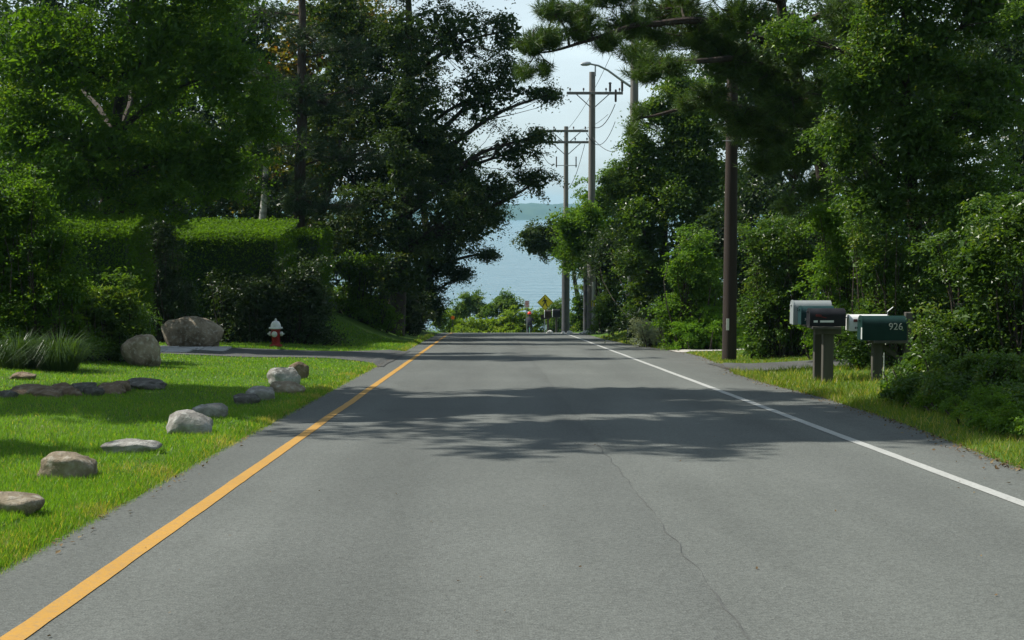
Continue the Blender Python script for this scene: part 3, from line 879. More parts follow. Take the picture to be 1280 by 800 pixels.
def hedge(name, label, x0, x1, y0, y1, ztop, seed, nleaf, leaf, rise=0.0):
    rng = np.random.default_rng(seed)
    cx, cy = (x0 + x1) / 2, (y0 + y1) / 2
    g = H(cx, cy)
    root = thing(name, (cx, cy, g), label, 'hedge')
    z0 = g - 0.15
    A = np.array([(x1 - x0) * (y1 - y0) * 2.6, (x1 - x0) * (ztop - z0), (y1 - y0) * (ztop - z0), (y1 - y0) * (ztop - z0)])
    face = rng.choice(4, nleaf, p=A / A.sum())
    u, w = rng.random(nleaf), rng.random(nleaf)
    p = np.zeros((nleaf, 3)); nr = np.zeros((nleaf, 3))
    p[:, 0] = x0 + (x1 - x0) * u; p[:, 1] = y0 + (y1 - y0) * w; p[:, 2] = ztop; nr[:, 2] = 1
    f = face == 1; p[f, 1] = y0; p[f, 2] = z0 + (ztop - z0) * w[f]; nr[f] = (0, -1, 0)
    f = face == 2; p[f, 0] = x1; p[f, 1] = y0 + (y1 - y0) * u[f]; p[f, 2] = z0 + (ztop - z0) * w[f]; nr[f] = (1, 0, 0)
    f = face == 3; p[f, 0] = x0; p[f, 1] = y0 + (y1 - y0) * u[f]; p[f, 2] = z0 + (ztop - z0) * w[f]; nr[f] = (-1, 0, 0)
    lump = np.array([noise.noise(Vector(q) * 1.1) for q in p]) * 0.09
    f = face == 0
    p[f, 2] += rise * (p[f, 1] - y0) / (y1 - y0) - 0.18 * (1 - sstep(0, 0.3, p[f, 1] - y0))
    p += nr * (rng.normal(size=nleaf) * 0.05 + lump - 0.04)[:, None]
    p[:, 2] += 0.06 * (rng.random(nleaf) < 0.08) * rng.random(nleaf) * 2
    co = leaf_arrays(rng, p, np.full(nleaf, leaf), 0.55, 0.4, 0.1, axis=nr * 0.8 + np.array([0, 0, 0.5]))
    f = face == 0
    co[f] = leaf_arrays(rng, p[f], np.full(int(f.sum()), leaf), 0.55, 1.5, -0.2)
    link('foliage', leaf_mesh('foliage', co - np.array([cx, cy, g]), np.clip(rng.normal(size=nleaf) * 0.25 + 0.45, 0, 1)), M['hedge'], root)
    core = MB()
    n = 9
    core.box((cx, cy, (z0 + ztop - 0.12) / 2), (x1 - x0 - 0.3, y1 - y0 - 0.3, ztop - 0.12 - z0))  # solid dark box added inside the leaves to block light
    core.build('shade_core', M['dark'], root, smooth=False)
    return root
def hx(px, Y):
    return at(px, 400, Y).x
hedge('clipped_hedge', 'square clipped hedge with a sunlit top at the left, nearest of the hedges', hx(62, 33), hx(165, 33), 33, 35.2, at(100, 286, 33).z, 31, 30000, 0.07, 0.32)
hedge('clipped_hedge', 'long tall clipped hedge with a bright top behind the big boulder', hx(178, 42), hx(350, 42), 42, 46.5, at(280, 293, 42).z, 32, 42000, 0.08, 0.35)
hedge('clipped_hedge', 'short clipped hedge end right of the long hedge, in shade', hx(352, 46), hx(404, 46), 46, 49, at(380, 290, 46).z, 33, 10000, 0.085)

plant('shrub', 'loose black-green shrub added to darken the gap between the two clipped hedges', 'shrub', base(195, 40),
      to_lobes(40, [(203, 290, 28, 20), (192, 310, 26, 24), (205, 345, 30, 34), (190, 385, 26, 34), (225, 380, 24, 30), (175, 350, 14, 34)]), 170, 12000, 0.09, 'dark', 36, 0.28, 0)  # added shrub: its dark leaves stand in for the shaded gap
def blade_tuft(name, label, cat, foot, n, h, spread, w, mat, seed, group=None):
    rng = np.random.default_rng(seed); foot = Vector(foot)
    root = thing(name, foot, label, cat, group)
    a = rng.random(n) * 2 * math.pi
    r = np.sqrt(rng.random(n)) * spread * 0.35
    b = np.stack([np.cos(a) * r, np.sin(a) * r, np.zeros(n)], 1)
    b[:, 2] = hgt(b[:, 0] + foot.x, b[:, 1] + foot.y) - foot.z - 0.02
    hh = h * rng.uniform(0.6, 1.1, n)
    lean = np.stack([np.cos(a), np.sin(a), np.zeros(n)], 1) * (spread * rng.uniform(0.2, 1.0, n))[:, None]
    s = np.stack([-np.sin(a), np.cos(a), np.zeros(n)], 1) * w / 2
    m1 = b + lean * 0.35 + np.array([0, 0, 1]) * (hh * 0.65)[:, None]
    m2 = b + lean * 1.0 + np.array([0, 0, 1]) * (hh * rng.uniform(0.2, 0.95, n))[:, None]
    co = np.stack([b - s, b + s, m1 + s * 0.8, m1 - s * 0.8, m2], 1)
    i = np.arange(n)[:, None] * 5
    fc = np.concatenate([i + np.array([[0, 1, 2]]), i + np.array([[0, 2, 3]]), i + np.array([[3, 2, 4]])], 1).reshape(-1, 3)
    me = np_mesh('blades', co.reshape(-1, 3), fc, np.repeat(rng.random(n), 5))
    link('blades', me, M[mat], root)
    return root
blade_tuft('ornamental_grass', 'fountain of long ornamental grass in front of the rhododendron', 'grass', base(72, 24.2), 900, 0.8, 0.9, 0.012, 'ornamental', 34)
blade_tuft('ornamental_grass', 'clump of long ornamental grass at the left edge of the photo', 'grass', base(22, 24.4), 900, 0.75, 0.9, 0.012, 'ornamental', 35)

# ---- right side
plant('oak_tree', 'small dark oak leaning over the water view left of the near pole', 'tree', base(722, 84),
      to_lobes(84, [(672, 305, 26, 20), (690, 292, 24, 16), (668, 290, 18, 10), (700, 310, 22, 16), (722, 290, 26, 24)]), 120, 10000, 0.17, 'oak', 41, 0.45, 0.2, twig=0.5)
plant('maple_tree', 'light green young tree around the utility pole with crossarm', 'tree', base(752, 68),
      to_lobes(68, [(722, 290, 32, 32), (748, 255, 32, 30), (716, 318, 24, 16), (765, 300, 32, 36), (735, 330, 26, 14), (770, 225, 22, 22), (714, 288, 22, 28, -7), (742, 282, 20, 32, -7), (728, 312, 26, 16, -7)]), 250, 21000, 0.14, 'fresh', 42, 0.42, 0.16, twig=0.4)
plant('tree', 'broad glossy-leaved tree behind the pole with the lamp arm', 'tree', base(850, 50),
      to_lobes(49, [(800, 190, 28, 34), (826, 140, 30, 28), (775, 235, 20, 22), (850, 110, 30, 26), (800, 210, 22, 26), (792, 275, 16, 26, -1.5), (788, 330, 14, 20, -1.5), (830, 230, 55, 70), (862, 165, 50, 50), (805, 290, 36, 55), (870, 300, 50, 70), (830, 355, 42, 45), (790, 250, 22, 30), (880, 220, 45, 60), (800, 370, 26, 36), (880, 120, 40, 30)]),
      520, 50000, 0.125, 'ivy', 43, 0.42, 0.24, twig=0.25)
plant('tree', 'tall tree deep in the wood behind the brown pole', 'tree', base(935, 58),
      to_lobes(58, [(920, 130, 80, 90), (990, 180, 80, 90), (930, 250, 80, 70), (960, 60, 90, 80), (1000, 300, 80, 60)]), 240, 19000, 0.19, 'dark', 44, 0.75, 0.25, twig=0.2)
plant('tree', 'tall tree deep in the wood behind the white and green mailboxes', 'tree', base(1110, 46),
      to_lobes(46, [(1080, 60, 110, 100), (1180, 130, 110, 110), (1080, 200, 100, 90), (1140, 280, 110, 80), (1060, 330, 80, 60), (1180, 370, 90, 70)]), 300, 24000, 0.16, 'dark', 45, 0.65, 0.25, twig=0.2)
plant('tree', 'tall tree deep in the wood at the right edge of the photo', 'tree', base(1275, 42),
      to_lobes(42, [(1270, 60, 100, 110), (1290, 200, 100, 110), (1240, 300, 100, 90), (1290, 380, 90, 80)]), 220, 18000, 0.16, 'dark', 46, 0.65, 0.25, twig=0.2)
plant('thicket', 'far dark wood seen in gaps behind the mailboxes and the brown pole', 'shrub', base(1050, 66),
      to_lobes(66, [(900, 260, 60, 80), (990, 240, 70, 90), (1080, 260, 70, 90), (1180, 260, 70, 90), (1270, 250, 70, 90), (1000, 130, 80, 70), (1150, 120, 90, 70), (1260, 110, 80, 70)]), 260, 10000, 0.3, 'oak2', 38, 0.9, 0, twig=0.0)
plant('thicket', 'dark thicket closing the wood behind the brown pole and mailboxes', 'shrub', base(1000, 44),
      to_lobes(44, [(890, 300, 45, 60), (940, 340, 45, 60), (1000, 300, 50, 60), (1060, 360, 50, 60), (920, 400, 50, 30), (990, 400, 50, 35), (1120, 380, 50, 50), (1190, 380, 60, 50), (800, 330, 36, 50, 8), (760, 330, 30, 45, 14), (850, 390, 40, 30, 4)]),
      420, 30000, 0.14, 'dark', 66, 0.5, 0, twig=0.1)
plant('shrub', 'yellow-green shrub with a few rusty leaves just left of the brown pole', 'shrub', base(868, 40),
      to_lobes(40, [(872, 325, 34, 34), (850, 350, 22, 26), (885, 365, 30, 40), (860, 385, 30, 22)]), 190, 14000, 0.095, 'fresh', 47, 0.3, 0)
plant('shrub', 'pale silvery low shrub at the foot of the lamp pole', 'shrub', base(822, 43),
      to_lobes(43, [(815, 414, 18, 10), (835, 412, 18, 11), (800, 408, 12, 8)]), 90, 6000, 0.06, 'silver', 48, 0.16, 0, wid=0.35)
plant('fern', 'bright green ferny plants on the bank left of the brown pole', 'plant', base(872, 39.5),
      to_lobes(39.5, [(865, 412, 26, 18), (893, 405, 24, 22), (905, 420, 22, 14)]), 150, 11000, 0.085, 'fern', 49, 0.2, 0, wid=0.3, upb=0.5)
plant('shrub', 'grey-green bush right of the brown pole, behind the triple mailboxes', 'shrub', base(975, 33),
      to_lobes(33, [(962, 305, 42, 45), (985, 360, 50, 45), (955, 390, 36, 36), (1000, 410, 40, 34), (1010, 330, 36, 40)]), 330, 30000, 0.075, 'shrub', 50, 0.27, 0, wid=0.5)
plant('shrub', 'bright leafy young tree above the mailboxes', 'shrub', base(1050, 30),
      to_lobes(30, [(1040, 275, 34, 34), (1065, 310, 32, 34), (1040, 340, 34, 30), (1085, 350, 30, 34)]), 170, 14000, 0.09, 'fresh', 51, 0.28, 0)
pr = base(1062, 31.2)
pine('pine_tree', 'large pine on the right reaching across the top of the picture', pr,
     [pr - Vector((0, 0, .2)), at(1052, 330, 31), at(1020, 170, 30.6), at(990, 80, 29.8), at(965, -60, 29), at(950, -220, 28.8)],
     [[at(985, 60, 29.6), at(890, 28, 28.8), at(800, 30, 28.2), at(730, 52, 27.8), at(672, 66, 27.5)], [at(1000, 100, 30), at(920, 72, 29), at(850, 78, 27.5), at(795, 82, 27)],
      [at(1018, 160, 30.5), at(950, 140, 30), at(880, 130, 29.6), at(835, 140, 29.8), at(792, 150, 30)], [at(1015, 150, 30.4), at(1000, 200, 30), at(985, 250, 29.5)], [at(980, 40, 29.5), at(1040, 10, 29.6), at(1090, -20, 30)], [at(975, 0, 29.3), at(880, -30, 28.6), at(780, -20, 28.4)]],
     to_lobes(28.5, [(665, 52, 26, 22, -1), (690, 42, 26, 18, -1), (655, 86, 15, 14, -1), (682, 84, 15, 10, -1.1), (728, 34, 32, 19, -.6), (785, 30, 42, 22, 0), (760, 50, 26, 12, -.6), (795, 62, 32, 14, -1), (828, 78, 46, 16, -1.5), (805, 90, 28, 10, -1.5),
                     (870, 40, 46, 28, .5), (840, 10, 60, 24, 1), (915, 75, 46, 30, .6), (930, 20, 55, 30, -.6), (890, 118, 34, 22, 1.0), (858, 125, 24, 14, 1.2), (930, 150, 46, 28, 1.2), (985, 130, 50, 34, .5), (995, 190, 40, 26, .6), (950, 200, 32, 18, 1.2),
                     (1010, 60, 50, 34, .2), (1060, 20, 50, 34, .8), (960, -40, 70, 34, -.6), (860, -40, 60, 28, 0), (760, -12, 50, 22, 0), (690, 8, 30, 14, -.5), (1015, 235, 28, 18, .6), (985, 255, 22, 14, .5), (797, 135, 9, 12, 1.5), (790, 160, 10, 8, 1.5), (960, 95, 50, 34, .8), (900, 55, 50, 30, 1.2), (1040, 110, 40, 34, 1), (1030, 170, 36, 30, 1), (820, 45, 40, 18, .4), (960, 165, 44, 26, 1.6), (720, 12, 36, 14, -.4)]),
     3900, 46, 'needle', 52, 0.2, 0.18, 0.0125)
plant('tree', 'leafy tree with sunlit sprays filling the upper right', 'tree', base(1150, 26),
      to_lobes(26, [(1080, 110, 60, 60), (1150, 70, 80, 70), (1060, 180, 50, 50), (1150, 180, 80, 70), (1230, 120, 70, 80), (1100, 250, 60, 50), (1200, 250, 80, 70), (1130, -20, 100, 60), (1240, 10, 80, 60), (985, 45, 20, 14)]),
      560, 50000, 0.085, 'shrub', 53, 0.32, 0.18, twig=0.35)
plant('shrub', 'dense small-leaved bush mass behind the green mailbox', 'shrub', base(1130, 26),
      to_lobes(25.5, [(1100, 330, 50, 50), (1160, 340, 60, 60), (1220, 350, 60, 60), (1140, 400, 60, 45), (1200, 420, 60, 50), (1090, 400, 30, 40)]), 420, 36000, 0.065, 'shrub', 54, 0.24, 0)
plant('shrub', 'dark arching bush at the right edge, nearest to the camera', 'shrub', base(1255, 19.5),
      to_lobes(19.5, [(1230, 330, 55, 55), (1280, 280, 50, 60), (1220, 410, 60, 50), (1270, 420, 60, 70), (1190, 470, 50, 40), (1250, 490, 60, 40)]), 380, 32000, 0.065, 'ivy', 55, 0.22, 0)
plant('bramble', 'tangle of brambles spilling towards the road right of the mailboxes', 'shrub', base(1190, 18.5),
      to_lobes(18.5, [(1120, 484, 26, 22, .3), (1165, 485, 40, 34), (1150, 500, 34, 22, -1.2), (1210, 490, 42, 46, -1), (1200, 512, 38, 28, -2.4), (1255, 505, 42, 50, -2), (1262, 512, 40, 36, -3.2), (1150, 460, 30, 26, 1)]), 460, 36000, 0.055, 'shrub', 56, 0.15, 0, skirt=False)
plant('weeds', 'low leafy weeds at the road edge in the right corner', 'plant', base(1235, 14.8),
      to_lobes(14.5, [(1190, 518, 26, 16, 1.0), (1222, 527, 26, 18, 0), (1250, 538, 26, 20, -1), (1278, 545, 26, 26, -1.5), (1157, 508, 18, 13, 2.2), (1122, 499, 14, 11, 3.4), (1240, 515, 30, 24, .2)]), 200, 13000, 0.04, 'fresh', 57, 0.1, 0, skirt=False)
plant('shrub', 'sunlit shrub in the wood behind the lamp pole foot', 'shrub', base(775, 62),
      to_lobes(62, [(770, 350, 22, 40), (790, 390, 26, 24), (760, 385, 16, 26)]), 90, 7000, 0.13, 'beach', 58, 0.32, 0)

# ---- end of the road
plant('beach_shrub', 'rounded grey-green bush against the water, left of the pair', 'shrub', base(588, 108),
      to_lobes(108, [(590, 378, 16, 15), (578, 388, 14, 12), (567, 395, 12, 9), (603, 390, 12, 12)]), 110, 8000, 0.2, 'beach', 61, 0.4, 0)
plant('beach_shrub', 'rounded grey-green bush against the water, right of the pair', 'shrub', base(626, 106),
      to_lobes(106, [(632, 377, 17, 13), (614, 387, 14, 11), (640, 385, 12, 10)]), 110, 8000, 0.2, 'beach', 62, 0.4, 0)
plant('vine_hedge', 'bright tangled hedgerow of vines across the end of the road', 'shrub', base(625, 104),
      to_lobes(104, [(550, 402, 14, 15), (570, 406, 15, 12), (592, 408, 15, 12), (614, 406, 16, 13), (635, 402, 16, 14), (652, 400, 16, 15), (672, 398, 16, 15), (692, 400, 16, 15), (600, 414, 60, 9), (655, 414, 40, 9)]), 330, 19000, 0.17, 'vine', 63, 0.32, 0)
plant('shrub', 'small green shrub behind the yellow crossing sign', 'shrub', base(698, 98),
      to_lobes(98, [(694, 384, 12, 8), (705, 390, 12, 14)]), 50, 4000, 0.16, 'beach', 64, 0.3, 0)
plant('shrub', 'dark shrub between the two crossarm poles', 'shrub', base(722, 80),
      to_lobes(80, [(724, 385, 14, 28), (755, 390, 22, 24), (745, 360, 18, 24)]), 90, 7000, 0.15, 'shrub', 65, 0.35, 0)

# ---- unseen wood beside and behind the camera, added to block sky light
rngw = np.random.default_rng(70)
wl = []
for cx, cy, h in ((11, 2, 14), (12, 9, 13), (10, -6, 15), (10, -14, 16), (8, -24, 16), (5, -33, 17), (-8, -7, 14), (-8, -16, 15), (-6, -26, 16), (-1, -36, 17), (3, -14, 17), (-2, -22, 17), (-17, 2, 9), (-17, 10, 9.5), (-16, -6, 11), (16, 16, 13), (18, 25, 14), (17, 4, 14)):
    g = H(cx, cy)
    lowest = 0.55 if -4 < cx < 6 and cy > -30 else 0.12
    for _ in range(8):
        wl.append((np.array([cx + rngw.uniform(-2.8, 2.8), cy + rngw.uniform(-3.2, 3.2), g + h * rngw.uniform(lowest, 0.9)]), np.array([2.5, 2.5, 2.0])))
cl, _li = sample_clumps(rngw, wl, 2300, 0.2, 0.3)
pos = (cl[:, None] + rngw.normal(size=(len(cl), 12, 3)) * 0.42).reshape(-1, 3)
pos = pos[(pos[:, 2] > hgt(pos[:, 0], pos[:, 1])) & ((pos[:, 1] < -1.5) | (np.abs(pos[:, 0] - 0.5) > 6.5 + 0.15 * pos[:, 1]))]
tag(link('shade_woodland', leaf_mesh('shade_woodland', leaf_arrays(rngw, pos, np.full(len(pos), 0.5), 0.7), rngw.random(len(pos))), M['oak2']), 'unseen leafy wood on both sides behind the camera, added for shade', 'wood', kind='stuff')

# ---- grass: mown lawn on the left, rougher verge on the right
def in_poly(x, y, poly):
    near, far = poly
    ring = near + far[::-1]
    inside = np.zeros(len(x), bool)
    j = len(ring) - 1
    for i in range(len(ring)):
        xi, yi = ring[i]; xj, yj = ring[j]
        c = ((yi > y) != (yj > y)) & (x < (xj - xi) * (y - yi) / (yj - yi + 1e-12) + xi)
        inside ^= c; j = i
    return inside
def grass(name, label, x, y, h, w, mat, seed, dry=0.05):
    rng = np.random.default_rng(seed); n = len(x)
    ok = ~(in_poly(x, y, DRIVE_L) | in_poly(x, y, DRIVE_R) | in_poly(x, y, GRAVEL))
    x, y, h, w = x[ok], y[ok], h[ok], w[ok]; n = len(x)
    b = np.stack([x, y, hgt(x, y) - 0.005], 1)
    a = rng.random(n) * 2 * math.pi
    s = np.stack([np.cos(a), np.sin(a), np.zeros(n)], 1) * (w / 2)[:, None]
    a2 = rng.random(n) * 2 * math.pi
    t = b + np.stack([np.cos(a2), np.sin(a2), np.zeros(n)], 1) * (h * rng.uniform(0.1, 0.8, n))[:, None] + np.array([0, 0, 1]) * (h * rng.uniform(0.6, 1.1, n))[:, None]
    co = np.stack([b - s, b + s, t], 1).reshape(-1, 3)
    pn = np.array([noise.noise(Vector((px * 0.9, py * 0.6, 3))) for px, py in zip(x, y)])
    v = np.clip(0.42 + 0.35 * pn + rng.normal(size=n) * 0.18, 0, 0.9)
    pd = np.array([noise.noise(Vector((px * 1.7, py * 1.2, 13))) for px, py in zip(x, y)])
    near = np.exp(-np.abs(x - XL) / 0.5) if name != 'verge_grass' else 0.3
    v[rng.random(n) < dry + np.clip(pd - 0.05, 0, 1) * 1.3 * near] = 1.0
    o = link(name, np_mesh(name, co, np.arange(3 * n).reshape(-1, 3), np.repeat(v, 3)), M[mat])
    return tag(o, label, 'grass', kind='stuff')
rng = np.random.default_rng(90)
n = 190000
y = 6.3 * (48 / 6.3) ** rng.random(n)
xl = (-30 - 612) / F * y - 0.3
edge = XL + 0.03 + 0.07 * rng.random(n)
u = rng.random(n)
x = edge + (np.maximum(xl, -13) - edge) * u ** 1.15
grass('lawn_grass', 'short mown lawn grass left of the road', x, y, 0.045 * rng.uniform(0.6, 1.3, n) * np.maximum(1, y / 30), 0.008 * np.maximum(0.8, y / 13), 'grass', 91, 0.04)
# ragged fringe along the left road edge
n = 16000
y = 6.0 * (60 / 6.0) ** rng.random(n)
x = XL + 0.06 - np.abs(rng.normal(size=n)) * 0.12
grass('edge_grass', 'ragged grass fringe along the left road edge', x, y, 0.055 * rng.uniform(0.4, 1.4, n) * np.maximum(1, y / 30), 0.008 * np.maximum(0.8, y / 13), 'grass', 92, 0.3)
n = 60000
y = 8.5 * (56 / 8.5) ** rng.random(n)
x = xright(y) - 0.05 + rng.random(n) ** 1.4 * (2.6 + 0.03 * y)
grass('verge_grass', 'rough yellow-green grass on the right verge round the mailboxes', x, y, (0.1 - 0.045 * (y > 29) - 0.03 * (y < 17)) * rng.uniform(0.4, 1.4, n), 0.009 * np.maximum(0.8, y / 13), 'grassy', 93, 0.12)
# fallen leaves and grit along both edges
n = 1500
y = 7 * (45 / 7.0) ** rng.random(n)
side = rng.random(n) < 0.12
x = np.where(side, XL + 0.02 + np.abs(rng.normal(size=n)) * 0.07, xright(y) - np.abs(rng.normal(size=n)) * 0.12)
p = np.stack([x, y, zr(y) + 0.012], 1)
co = leaf_arrays(rng, p, np.full(n, 0.035), 0.6, 3.0, 0.0, 0.08)
m_ = 160
pr_ = np.stack([rng.uniform(-2.2, 4.2, m_), 3.5 * (45 / 3.5) ** rng.random(m_), np.zeros(m_)], 1)
pr_[:, 2] = zr(pr_[:, 1]) + 0.008
co = np.concatenate([co, leaf_arrays(rng, pr_, np.full(m_, 0.02), 0.6, 3.0, 0.0, 0.08)]); n += m_
tag(link('leaf_litter', leaf_mesh('leaf_litter', co, rng.random(n)), M['litter']), 'fallen brown leaves scattered along the road edges', 'leaves', kind='stuff')

# ------------------------------------------------------------------ rocks
def rock_mesh(name, size, seed, sub=3, amp=0.28, freq=1.1, nplane=11, rotz=0.0):
    import bmesh
    bm = bmesh.new()
    bmesh.ops.create_icosphere(bm, subdivisions=sub + 1, radius=1.0)
    o = Vector((seed * 13.7, seed * 5.1, seed * 2.3))
    rm = Matrix.Rotation(rotz, 3, 'Z')
    rr = random.Random(seed * 7 + 1)
    planes = []
    for _ in range(nplane):
        n_ = Vector((rr.gauss(0, 1), rr.gauss(0, 1), rr.gauss(0, .8))).normalized()
        planes.append((n_, rr.uniform(0.62, 0.95)))
    for v in bm.verts:
        d = v.co.normalized()
        k = 1 + amp * noise.noise(d * freq + o) * 1.3 + amp * 0.5 * noise.noise(d * freq * 2.4 + o) + amp * 0.18 * noise.noise(d * freq * 6 + o)
        p = d * k
        for n_, dd in planes:
            e = p.dot(n_) - dd
            if e > 0:
                p = p - n_ * e * 0.85
        p *= 1.12 + amp * 0.12 * noise.noise(d * 9 + o)
        # squarish facets
        p = Vector((math.copysign(abs(p.x) ** 0.85, p.x), math.copysign(abs(p.y) ** 0.85, p.y), math.copysign(abs(p.z) ** 0.85, p.z)))
        p = Vector((p.x * size[0] / 2, p.y * size[1] / 2, p.z * size[2] / 2))
        v.co = rm @ p
    for f in bm.faces:
        f.smooth = True
    me = bpy.data.meshes.new(name); bm.to_mesh(me); bm.free()
    return me
def rock(name, label, px, py, wpx, hpx, mat, seed, depth=1.0, rotz=0.2, sink=0.25, cat='rock', group=None, parent=None, Y=None, dz=0.0, amp=0.3, nplane=8):
    g = ground(px, py) if Y is None else base(px, Y)
    s = g.y / F
    w, h = wpx * s, hpx * s / (1 - sink * 0.9)
    loc = Vector((g.x, g.y + w * depth * 0.4, 0))
    loc.z = H(loc.x, loc.y) + h * (0.5 - sink) + dz
    me = rock_mesh(name, (w, w * depth, h), seed, amp=amp, rotz=rotz, nplane=nplane)
    if parent is not None:
        o = link(name, me, M[mat], parent); o.location = loc - ORG[parent]
        return o
    o = link(name, me, M[mat], None, loc)
    return tag(o, label, cat, group)
RK = 'rocks set along the lawn edge'
rock('rock', 'rounded pale rock cut off by the left edge of the photo', 8, 644, 70, 28, 'rock_tan', 1, 0.8, group=RK)
rock('rock', 'tan rock with a ridged top, second from the left edge on the lawn', 82, 599, 68, 29, 'rock_tan', 2, 0.75, group=RK)
rock('rock', 'low pale grey rock lying flat between the tan rock and the pair of rocks', 160, 568, 64, 19, 'rock_grey', 3, 0.7, group=RK)
rock('rock', 'pale grey rock, nearer one of the leaning pair on the lawn', 233, 543, 52, 27, 'rock_grey', 4, 0.8, group=RK)
rock('rock', 'slanted pale grey rock, farther one of the leaning pair on the lawn', 259, 523, 44, 19, 'rock_grey', 5, 0.7, rotz=0.5, group=RK)
rock('rock', 'low dark rock sunk in the shaded grass', 306, 506, 36, 12, 'rock_dark', 6, 0.8, group=RK)
rock('rock', 'small pale rock beside the dark sunken rock', 325, 501, 33, 16, 'rock_grey', 7, 0.8, group=RK)
rock('rock', 'flat tan rock at the front of the cluster by the driveway', 357, 492, 40, 15, 'rock_tan', 8, 0.6, group=RK)
rock('rock', 'pale topped tan rock in the middle of the cluster by the driveway', 353, 482, 38, 22, 'rock_grey', 9, 0.6, group=RK)
rock('rock', 'brown pointed rock at the back of the cluster by the driveway', 373, 473, 26, 22, 'rock_brown', 10, 0.7, group=RK)
rock('boulder', 'big rounded pale boulder in shade in front of the long hedge', 236, 436, 68, 39, 'rock_tan', 14, 0.7, 0.1, 0.12, 'boulder', amp=0.2, nplane=3)
rock('boulder', 'half-lit grey boulder beside the rhododendron', 174, 458, 44, 38, 'rock_tan', 12, 0.9, 0.3, 0.15, 'boulder', amp=0.2, nplane=7)
rock('rock', 'pale stone in deep shade at the left road edge by the low boughs', 517, 409, 10, 6, 'rock_grey', 13, 0.8, Y=60)
edg = thing('stone_edging', ground(80, 492), 'low curved edging of rough dark stones bordering the planting bed', 'stone edging')
rnd = random.Random(8)
px = -8.0
k = 0
while px < 172:
    w = rnd.uniform(18, 52)
    t = px / 170
    py = 496 + rnd.uniform(-2, 2) - 4 * t - 8 * max(0, t - 0.65) / 0.35
    rock('stone', None, px + w / 2, py, w * 1.12, rnd.uniform(8, 15) + 6 * max(0, t - 0.5), rnd.choice(('rock_dark', 'rock_brown')), 20 + k, rnd.uniform(0.6, 1.1), rnd.uniform(-.5, .5), 0.25, parent=edg)
    px += w * 0.6; k += 1
bs = base(140, 23.5)
rock('rock', 'flat brown stone with a small yellow plant behind the stone edging', 27, 475, 30, 9, 'rock_brown', 40, 0.8)
for (px, py, w, h, s_, lb) in ((687, 414, 8, 5, 51, 'white painted stone beside the dark roadside mailboxes'), (704, 415, 5, 4, 52, 'small white stone at the left foot of the sheathed pole'), (712, 415, 7, 5, 53, 'white stone at the right foot of the sheathed pole'),
                               (727, 416, 6, 4, 54, 'white stone left of the tall crossarm pole foot'), (734, 418, 9, 4, 55, 'flat white stone nearest to the road edge by the tall pole')):
    rock('painted_stone', lb, px, py, w, h, 'white', s_, 0.8, 0.2, 0.2, 'stone', 'white stones by the poles', Y=66 - (px - 687) * 0.07)

# ------------------------------------------------------------------ fire hydrant
hy = ground(345, 433)
def rel(v):
    return hy + Vector(v)
hyd = thing('fire_hydrant', hy, 'red fire hydrant with a white bonnet and caps', 'hydrant')
MB().lathe(rel((0, 0, -.05)), [(.17, 0), (.17, .1), (.115, .11), (.112, .3), (.118, .31), (.12, .5), (.135, .51), (.135, .54)], 24).build('barrel', M['hyd_red'], hyd)
bon = MB().lathe(rel((0, 0, .493)), [(.19, 0), (.195, .02), (.185, .04), (.145, .05), (.135, .12), (.1, .185), (.05, .215), (.04, .22)], 24).build('bonnet', M['hyd_white'], hyd)
MB().lathe(rel((0, 0, .7)), [(.035, 0), (.03, .05), (.012, .08)], 5).build('operating_nut', M['hyd_white'], bon)
for ax, r in (((1, -.15, 0), .062), ((-1, .15, 0), .062), ((-.12, -1, 0), .078)):
    a_ = Vector(ax).normalized()
    MB().lathe(rel(a_ * .09 + Vector((0, 0, .35))), [(r * .85, 0), (r * .85, .05)], 16, a_).build('nozzle', M['hyd_red'], hyd)
    cp = MB().lathe(rel(a_ * .135 + Vector((0, 0, .35))), [(r, 0), (r * 1.08, .02), (r, .05), (r * .6, .065)], 16, a_).build('nozzle_cap', M['hyd_white'], hyd)
    MB().lathe(rel(a_ * .195 + Vector((0, 0, .35))), [(.022, 0), (.018, .045)], 5, a_).build('cap_nut', M['hyd_white'], cp)

# ------------------------------------------------------------------ lettering
def text_poly(txt, size, extrude=0.002):
    cu = bpy.data.curves.new('text', 'FONT'); cu.body = txt; cu.size = size; cu.extrude = extrude
    cu.align_x = 'CENTER'; cu.align_y = 'CENTER'
    ob = bpy.data.objects.new('text', cu); COL.objects.link(ob)
    dg = bpy.context.evaluated_depsgraph_get(); dg.update()
    me = bpy.data.meshes.new_from_object(ob.evaluated_get(dg))
    bpy.data.objects.remove(ob); bpy.data.curves.remove(cu)
    return me
def text(name, txt, size, pos, parent, mat, bold=0.0):
    """Lettering facing the camera side (-Y), standing upright."""
    me = text_poly(txt, size)
    o = link(name, me, M[mat], parent)
    o.rotation_euler = (math.pi / 2, 0, 0)
    o.location = Vector(pos) - ORG[parent]
    return o

sg = base(186, 28.8)
hn = thing('house_number_post', sg, 'small dark post with white house number half hidden by the rhododendron', 'sign')
zt = at(186, 400, 28.8).z
MB().box((sg.x, sg.y, (sg.z + zt) / 2), (.06, .06, zt - sg.z), None, .006).build('post', M['ink'], hn)
MB().box((sg.x, sg.y - .045, zt), (.26, .02, .16), None, .006).build('plaque', M['ink'], hn)
text('number', '50', .13, (sg.x + .02, sg.y - .06, zt), hn, 'white')

